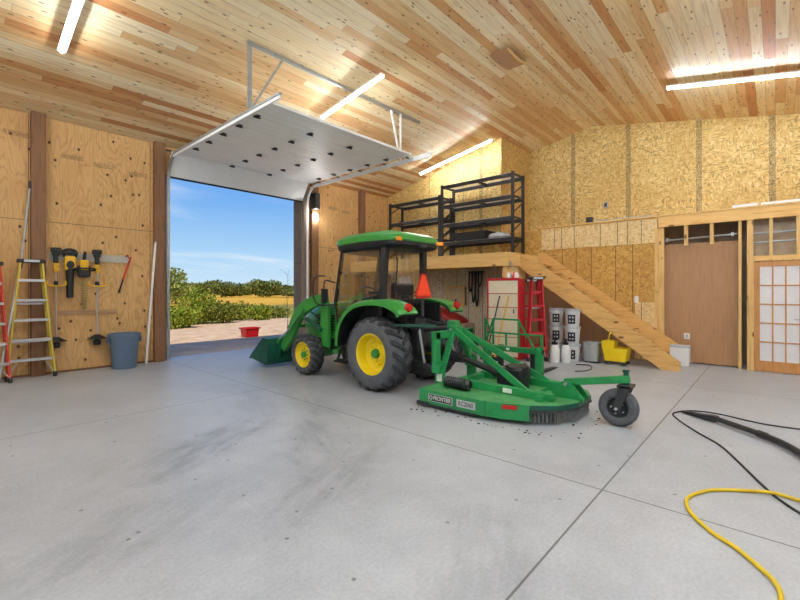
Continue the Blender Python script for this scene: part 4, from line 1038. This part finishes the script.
for k in range(13):
    z = .02+k*.045; bl.prism([(-.022, z), (-.05, z+.008), (-.05, z+.018), (-.022, z+.026)], 'xz', -.005, .005).prism([(.022, z), (.05, z+.008), (.05, z+.018), (.022, z+.026)], 'xz', -.005, .005)
bl.build('blade', 'olive', ht, False)
B().bx((-.10, -.05, .60), (.10, .05, .82)).build('body', 'black', ht, False, .03)
B().bx((-.07, -.056, .72), (.07, .03, .92)).build('yellow_shell', 'tooly', ht, False, .025)
B().tube(smoothpath([(-.10, -.02, .72), (-.17, -.06, .74), (-.10, -.1, .76), (.10, -.1, .76), (.17, -.06, .74), (.10, -.02, .72)]), .015, 8).build('front_handle', 'black', ht)
B().beam((0, 0, .90), (.02, 0, 1.08), .05, .05, (0, 1, 0)).build('rear_handle', 'black', ht, False, .015)
ps = thing('loppers', (2.59, YW-.024, 1.42), 'red and black handled bar hanging tilted on the plywood', 'hand tool')
B().beam((-.11, 0, .02), (-.03, 0, .30), .03, .035, (0, 1, 0)).build('black_grip', 'black', ps, False, .01)
B().beam((-.03, 0, .30), (.10, 0, .74), .03, .05, (0, 1, 0)).build('red_shaft', 'orangey', ps, False, .008)
B().beam((.085, -.005, .69), (.03, -.005, .78), .02, .03, (0, 1, 0)).build('hook_head', 'orangey', ps, False, .008)
tc = thing('trash_can', (2.50, 9.38, 0), 'grey-blue plastic trash can against the plywood by the door', 'trash can')
B().lathe([(0, 0), (.215, 0), (.225, .015), (.275, .62), (.275, .66), (.265, .66), (.262, .62), (.212, .03), (0, .03)], seg=40).build('can_body', 'can', tc)
B().lathe([(.272, .60), (.300, .60), (.305, .63), (.302, .67), (.285, .685), (.262, .675), (.262, .66)], seg=40).build('rim', 'can', tc)
for s in (-1, 1): B().bx((s*.27, -.07, .50), (s*.315, .07, .61)).build('handle', 'can', tc, False, .012)
tc.scale = (.9, .9, .98)
wp = thing('white_pipe', (2.90, 9.46, 0), 'long thin white pipe leaning by the left door post', 'pipe')
B().cyl((0, 0, .0), (.22, .14, 2.50), .022, seg=14).build('pipe', 'white', wp); B().cyl((-.002, 0, 0), (.003, 0, .03), .026, seg=14).build('end_cap', 'lid', wp)
lp_ = thing('long_pole', (.72, 9.2, 0), 'long silver extension pole leaning beside the left brown post', 'pole')
B().cyl((0, 0, 0), (.29, .27, 1.9), .022, seg=14).build('lower_tube', 'alu', lp_); B().cyl((.29, .27, 1.9), (.43, .40, 3.3), .016, seg=14).build('upper_tube', 'steel', lp_)
B().cyl((.285, .265, 1.86), (.297, .277, 1.96), .028, seg=14).build('clamp', 'dkgrey', lp_); B().cyl((.425, .395, 3.25), (.435, .41, 3.38), .022, seg=12).build('tip', 'dkgrey', lp_)

# ------------------------------------------------------------------ foreground: wand, cords
vw = thing('vacuum_wand', (5.75, .30, 0), 'black vacuum hose with crevice nozzle lying on the concrete', 'vacuum hose')
B().loft([[V(c)-V((5.75, .30, 0))+V(u)*a*w+V((0, 0, 1))*b*h for a, b in ((-1,-1),(1,-1),(1,1),(-1,1))] for c, u, w, h in
          (((6.13, .85, .02), (.8, -.6, 0), .03, .010), ((6.02, .66, .028), (.8, -.6, 0), .045, .022), ((5.94, .54, .042), (.8, -.6, 0), .05, .034), ((5.90, .49, .045), (.8, -.6, 0), .035, .034))]).build('nozzle', 'black', vw, False, .008)
B().tube([V(p)-V((5.75, .30, 0)) for p in [(5.92, .52, .05), (5.60, .15, .05), (5.55, .10, .05)]], .028, 16).cyl((-.17, -.17, .05), (-.23, -.235, .05), .036, seg=16).build('tube', 'black', vw)
pts = smoothpath([(5.56, .11, .05), (5.38, -.04, .05), (5.15, -.16, .05), (4.9, -.28, .05), (4.5, -.60, .05)], 24)
B().tube([V(p)-V((5.75, .30, 0)) for p in pts], [.030+.003*(i % 2) for i in range(len(pts))], 14).build('ribbed_hose', 'black', vw)
cpts = [(6.25,-.42),(6.21,-.2),(6.19,.13),(6.32,.5),(6.27,.77),(6.01,.92),(5.75,.84),(5.39,.63),(5.06,.40),(4.65,.23),(4.28,.09),(4.07,0),(3.88,-.12),(3.71,-.29),(3.5,-.6)]
tag(B().tube(smoothpath([(x, y, .008) for x, y in cpts]), .0085, 8).build('extension_cord', 'cord'), 'thin black cord looping past the vacuum nozzle on the concrete', 'cord')
hp = [(4.14,-.38,.012),(4.10,-.13,.012),(4.09,.02,.022),(3.99,.22,.012),(3.85,.37,.012),(3.65,.46,.012),(3.50,.46,.012),(3.35,.40,.012),(3.20,.29,.012),(3.10,.17,.012),(2.96,.06,.012),(2.86,.0,.012),(2.73,-.02,.012),(2.4,.0,.012)]
tag(B().tube(smoothpath(hp), .0125, 10).build('air_hose', 'hose'), 'yellow hose curving over the concrete in the foreground', 'hose')

# ------------------------------------------------------------------ outside
M['apron'] = ground_mat('apron_concrete', ((182, 154, 126), (204, 176, 146), (220, 196, 168)), 1.2, .9, .1)
M['gravel'] = ground_mat('gravel', ((204, 160, 116), (232, 192, 148), (246, 218, 180)), 2.2, .95, .6)
M['grass'] = ground_mat('meadow', ((120, 124, 44), (168, 156, 62), (200, 180, 84)), .6, .95, .5)
M['field'] = ground_mat('golden_field', ((214, 150, 40), (236, 176, 56), (246, 196, 84)), .12, .95, .3)
M['rough'] = ground_mat('rough_grass', ((120, 116, 46), (156, 140, 60), (190, 164, 80)), .4, .95, .5)
struct(B().bx((-6, YA+.3, -.14), (18, 12.45, -.012)), 'apron', 'apron')
g = B()
def gz(x, y): return -.02+.10*max(0, min(1, (y-12.4)/3))*(.6+.4*math.sin(x*.7))-(.0 if y < 18 else min(.6, (y-18)*.03))
def grid(x0, x1, y0, y1, nx, ny, f):
    mb = B(); vs = []; fs = []
    for j in range(ny+1):
        for i in range(nx+1):
            x = x0+(x1-x0)*i/nx; y = y0+(y1-y0)*j/ny; vs.append((x, y, f(x, y)))
    for j in range(ny):
        for i in range(nx): a = j*(nx+1)+i; fs.append((a, a+1, a+nx+2, a+nx+1))
    return mb.add(vs, fs)
struct(grid(-12, 30, 12.45, 19.5, 60, 16, gz), 'gravel_yard', 'gravel', smooth=True)
struct(grid(-25, 60, 19.5, 32, 30, 8, lambda x, y: gz(x, 19.5)-(y-19.5)*.01), 'meadow', 'grass', smooth=True)
struct(B().add([(-60, 32, -.5), (130, 32, -.5), (130, 52, -.55), (-60, 52, -.55)], [(0, 1, 2, 3)]), 'rough_grass', 'rough')
struct(B().add([(-300, 50, -.56), (600, 50, -.56), (600, 420, -.4), (-300, 420, -.4)], [(0, 1, 2, 3)]), 'golden_field', 'field')
struct(B().add([(-300, -60, -.65), (600, -60, -.65), (600, 60, -.65), (-300, 60, -.65)], [(0, 1, 2, 3)]), 'outer_ground', 'grass')
rt = thing('plastic_tub', (6.93, 12.75, .0), 'red plastic tub standing outside on the gravel', 'tub')
rt.location.z = gz(6.93, 12.75)
tub(-.24, .24, -.18, .18, 0, .28, .14, 'tub_body', 'redtub', rt, .01)
B().bx((-.28, -.20, .26), (.28, -.18, .30)).bx((-.28, .18, .26), (.28, .20, .30)).bx((-.28, -.18, .26), (-.26, .18, .30)).bx((.26, -.18, .26), (.28, .18, .30)).build('rim', 'redtub', rt, False, .004)
def leafmat(name, cs):
    s = NT(name); o = s.n('ShaderNodeNewGeometry')
    r = o.outputs['Random Per Island']
    return s.fin(s.ramp(r, [(0, lin(cs[0])), (.5, lin(cs[1])), (1, lin(cs[2]))]), .7, 0, .2)
M['leafb'] = leafmat('bush_leaves', ((110, 128, 30), (150, 162, 44), (188, 190, 70)))
M['leafd'] = leafmat('shrub_leaves', ((96, 110, 36), (134, 140, 52), (166, 160, 70)))
M['leaft'] = leafmat('tree_leaves', ((84, 100, 40), (118, 126, 56), (156, 150, 74)))
M['leafo'] = leafmat('autumn_tree_leaves', ((104, 122, 50), (150, 158, 74), (190, 186, 96)))
M['bark'] = plain('bark', (92, 76, 60), .9)
def foliage(blobs, n, size, name, mat, par):
    mb = B(); tot = sum(b[3]*b[4] for b in blobs)
    for (x, y, z, rx, rz) in blobs:
        for i in range(int(n*rx*rz/tot)+3):
            d = V((random.gauss(0, 1), random.gauss(0, 1), random.gauss(0, 1))).normalized()*random.uniform(.55, 1.05)
            p = V((x+d.x*rx, y+d.y*rx, max(.03, z+d.z*rz)))
            s = size*random.uniform(.6, 1.4); u = V((random.gauss(0, 1), random.gauss(0, 1), random.gauss(0, 1))).normalized(); v = u.orthogonal().normalized(); w = u.cross(v)
            mb.add([p-v*s*.5, p+w*s*.28+u*s*.06, p+v*s*.5, p-w*s*.28+u*s*.06], [(0, 1, 2, 3)])
    return mb.build(name, mat, par, False)
def wpos(px, t): k = (px-400)/420; return (t*(.7455+.6665*k), t*(.6665-.7455*k))
def bush(x, y, w, h, n, mat, label, size=.11):
    r = thing('bush', (x, y, gz(x, min(y, 19.5))-.03), label, 'bush', 'bushes behind the gravel')
    bl = [(random.uniform(-.5, .5)*w, random.uniform(-.3, .3)*w, h*random.uniform(.3, .62), w*.42, h*.38) for _ in range(6)]+[(0, 0, h*.5, w*.5, h*.5)]
    foliage(bl, n, size, 'foliage', mat, r)
    stt = B()
    for k in range(5): a = 2*PI*k/5; stt.cyl((math.cos(a)*.05, math.sin(a)*.05, -.05), (math.cos(a)*w*.3, math.sin(a)*w*.3, h*.6), .02, .008, 6)
    stt.build('stems', 'bark', r)
bushes = [(177, 16.6, 1.15, .95, 2600, 'leafb', 'yellow-green bush at the left edge of the doorway view'), (200, 18.6, 1.25, 1.75, 3000, 'leafb', 'tallest yellow-green bush behind the gravel left of centre'),
          (224, 18.8, .95, 1.05, 2000, 'leafd', 'low dull green bush right of the tallest bush'), (240, 20.9, .95, .95, 2000, 'leafd', 'low shrub behind the red tub'),
          (259, 20.2, .95, .85, 1800, 'leafb', 'low yellow-green shrub right of the red tub'), (276, 22.0, .95, .70, 1500, 'leafd', 'lowest shrub near the right door jamb'),
          (189, 22.2, 1.3, .65, 1800, 'leafd', 'dull green bush behind the two yellow-green ones')]
for px, t, w_, h_, n_, m, lab in bushes:
    x, y = wpos(px, t); bush(x, y, w_, h_, n_, m, lab)
tw_ = thing('sapling', (*wpos(287, 14.5), 0), 'thin bare-twigged sapling beside the right door jamb', 'sapling')
tw_.location.z = gz(tw_.location.x, tw_.location.y)-.02
sg = B().tube(smoothpath([(0, 0, 0), (.05, 0, .9), (.02, .05, 1.9), (.1, 0, 3.0)]), [.018-.0006*i for i in range(25)], 6)
for k in range(16):
    z = .5+k*.15; a = random.uniform(0, 6.28); sg.cyl((.04, 0, z), (.04+math.cos(a)*.45, math.sin(a)*.45, z+.3), .007, .003, 5)
sg.build('stem', 'bark', tw_)
foliage([(0, 0, 1.3, .3, .8)], 40, .06, 'foliage', 'leafo', tw_)
tw_.scale = (.7, .7, .75)
def tree(px, t, h, w, n, mat, label, size):
    x, y = wpos(px, t)
    r = thing('tree', (x, y, -.5), label, 'tree', 'trees beyond the golden field')
    bl = [(random.uniform(-.5, .5)*w, random.uniform(-.3, .3)*w, h*random.uniform(.22, .78), w*.40, h*.26) for _ in range(9)]
    foliage(bl, n, size, 'crown', mat, r)
    B().cyl((0, 0, 0), (0, 0, h*.6), h*.035, h*.015, 8).build('trunk', 'bark', r)
tree(176, 62, 5.6, 4.2, 2600, 'leafo', 'tall olive tree nearest the left door jamb', .42)
far = [(196, 4.1, 4.5), (203, 3.4, 4.5), (214, 5.2, 6.5), (224, 4.2, 5), (231, 4.0, 5), (239, 3.6, 5), (247, 4.5, 6), (255, 5.2, 6), (263, 5.0, 6), (271, 4.2, 6), (279, 3.6, 6), (287, 3.4, 6), (296, 3.5, 6), (186, 3.4, 5), (170, 3.6, 6), (160, 3.5, 6), (306, 3.5, 6), (150, 3.6, 6)]
side = ['leftmost', 'second', 'third']
for i, (px, h, w_) in enumerate(sorted(far)):
    lab = 'dark green tree in the distant tree line beyond the golden field'
    if px == 214: lab = 'round dark tree standing tallest left of centre in the distant line'
    elif px == 255: lab = 'tallest broad tree right of centre in the distant tree line'
    tree(px, 150+(-33, -11, 11, 33)[i % 4], (h+.6)*(1+(-.16, -.05, .05, .16)[i % 4]), w_*1.1, 1500, 'leaft', lab, .8)

# ------------------------------------------------------------------ sky, sun, camera
w = bpy.data.worlds.new('sky'); scn.world = w; w.use_nodes = True
t = w.node_tree; t.nodes.clear()
def wn(typ, **k):
    n = t.nodes.new(typ)
    for a, b in k.items(): setattr(n, a, b)
    return n
tc = wn('ShaderNodeTexCoord'); sx = wn('ShaderNodeSeparateXYZ'); t.links.new(tc.outputs['Generated'], sx.inputs[0])
rp = wn('ShaderNodeValToRGB'); t.links.new(sx.outputs[2], rp.inputs[0]); cr = rp.color_ramp
while len(cr.elements) < 4: cr.elements.new(.5)
for e, (p, c) in zip(cr.elements, ((0, (206, 231, 248)), (.08, (172, 213, 247)), (.24, (88, 160, 238)), (.7, (52, 116, 206)))): e.position = p; e.color = (*lin(c), 1)
zz = wn('ShaderNodeMath', operation='ADD'); t.links.new(sx.outputs[2], zz.inputs[0]); zz.inputs[1].default_value = .12
dv = wn('ShaderNodeVectorMath', operation='DIVIDE'); t.links.new(tc.outputs['Generated'], dv.inputs[0])
cb = wn('ShaderNodeCombineXYZ')
for i in range(3): t.links.new(zz.outputs[0], cb.inputs[i])
t.links.new(cb.outputs[0], dv.inputs[1])
mp = wn('ShaderNodeMapping'); t.links.new(dv.outputs[0], mp.inputs[0]); mp.inputs['Scale'].default_value = (.55, 1.5, .5); mp.inputs['Rotation'].default_value = (0, 0, .5)
nz = wn('ShaderNodeTexNoise'); t.links.new(mp.outputs[0], nz.inputs['Vector']); nz.inputs['Scale'].default_value = .9; nz.inputs['Detail'].default_value = 6; nz.inputs['Distortion'].default_value = .5
cm = wn('ShaderNodeMapRange', interpolation_type='SMOOTHSTEP'); t.links.new(nz.outputs[0], cm.inputs[0]); cm.inputs[1].default_value = .50; cm.inputs[2].default_value = .78
cm.inputs[4].default_value = .65
mx = wn('ShaderNodeMix', data_type='RGBA'); t.links.new(cm.outputs[0], mx.inputs[0]); t.links.new(rp.outputs[0], mx.inputs[6]); mx.inputs[7].default_value = (.88, .93, .98, 1)
bg = wn('ShaderNodeBackground'); t.links.new(mx.outputs[2], bg.inputs[0]); bg.inputs[1].default_value = .93
ou = wn('ShaderNodeOutputWorld'); t.links.new(bg.outputs[0], ou.inputs[0])
sl = bpy.data.lights.new('sun', 'SUN'); sl.energy = 2.8; sl.angle = math.radians(1.0); sl.color = (1, .95, .86)
so = bpy.data.objects.new('sun', sl); col.objects.link(so)
so.rotation_euler = V((.10, .47, -.90)).to_track_quat('-Z', 'Y').to_euler()

cam = bpy.data.cameras.new('camera'); co = bpy.data.objects.new('camera', cam); col.objects.link(co)
co.location = (0, 0, 1.5); co.rotation_euler = (PI/2, 0, math.atan2(.6665, .7455)-PI/2)
cam.sensor_width = 36; cam.lens = 420/800*36; cam.shift_y = -10/800; cam.clip_start = .05; cam.clip_end = 2000
scn.camera = co
scn.view_settings.view_transform = 'Standard'; scn.view_settings.look = 'None'; scn.view_settings.gamma = 1.0
scn.view_settings.use_curve_mapping = False; scn.view_settings.exposure = 0.12
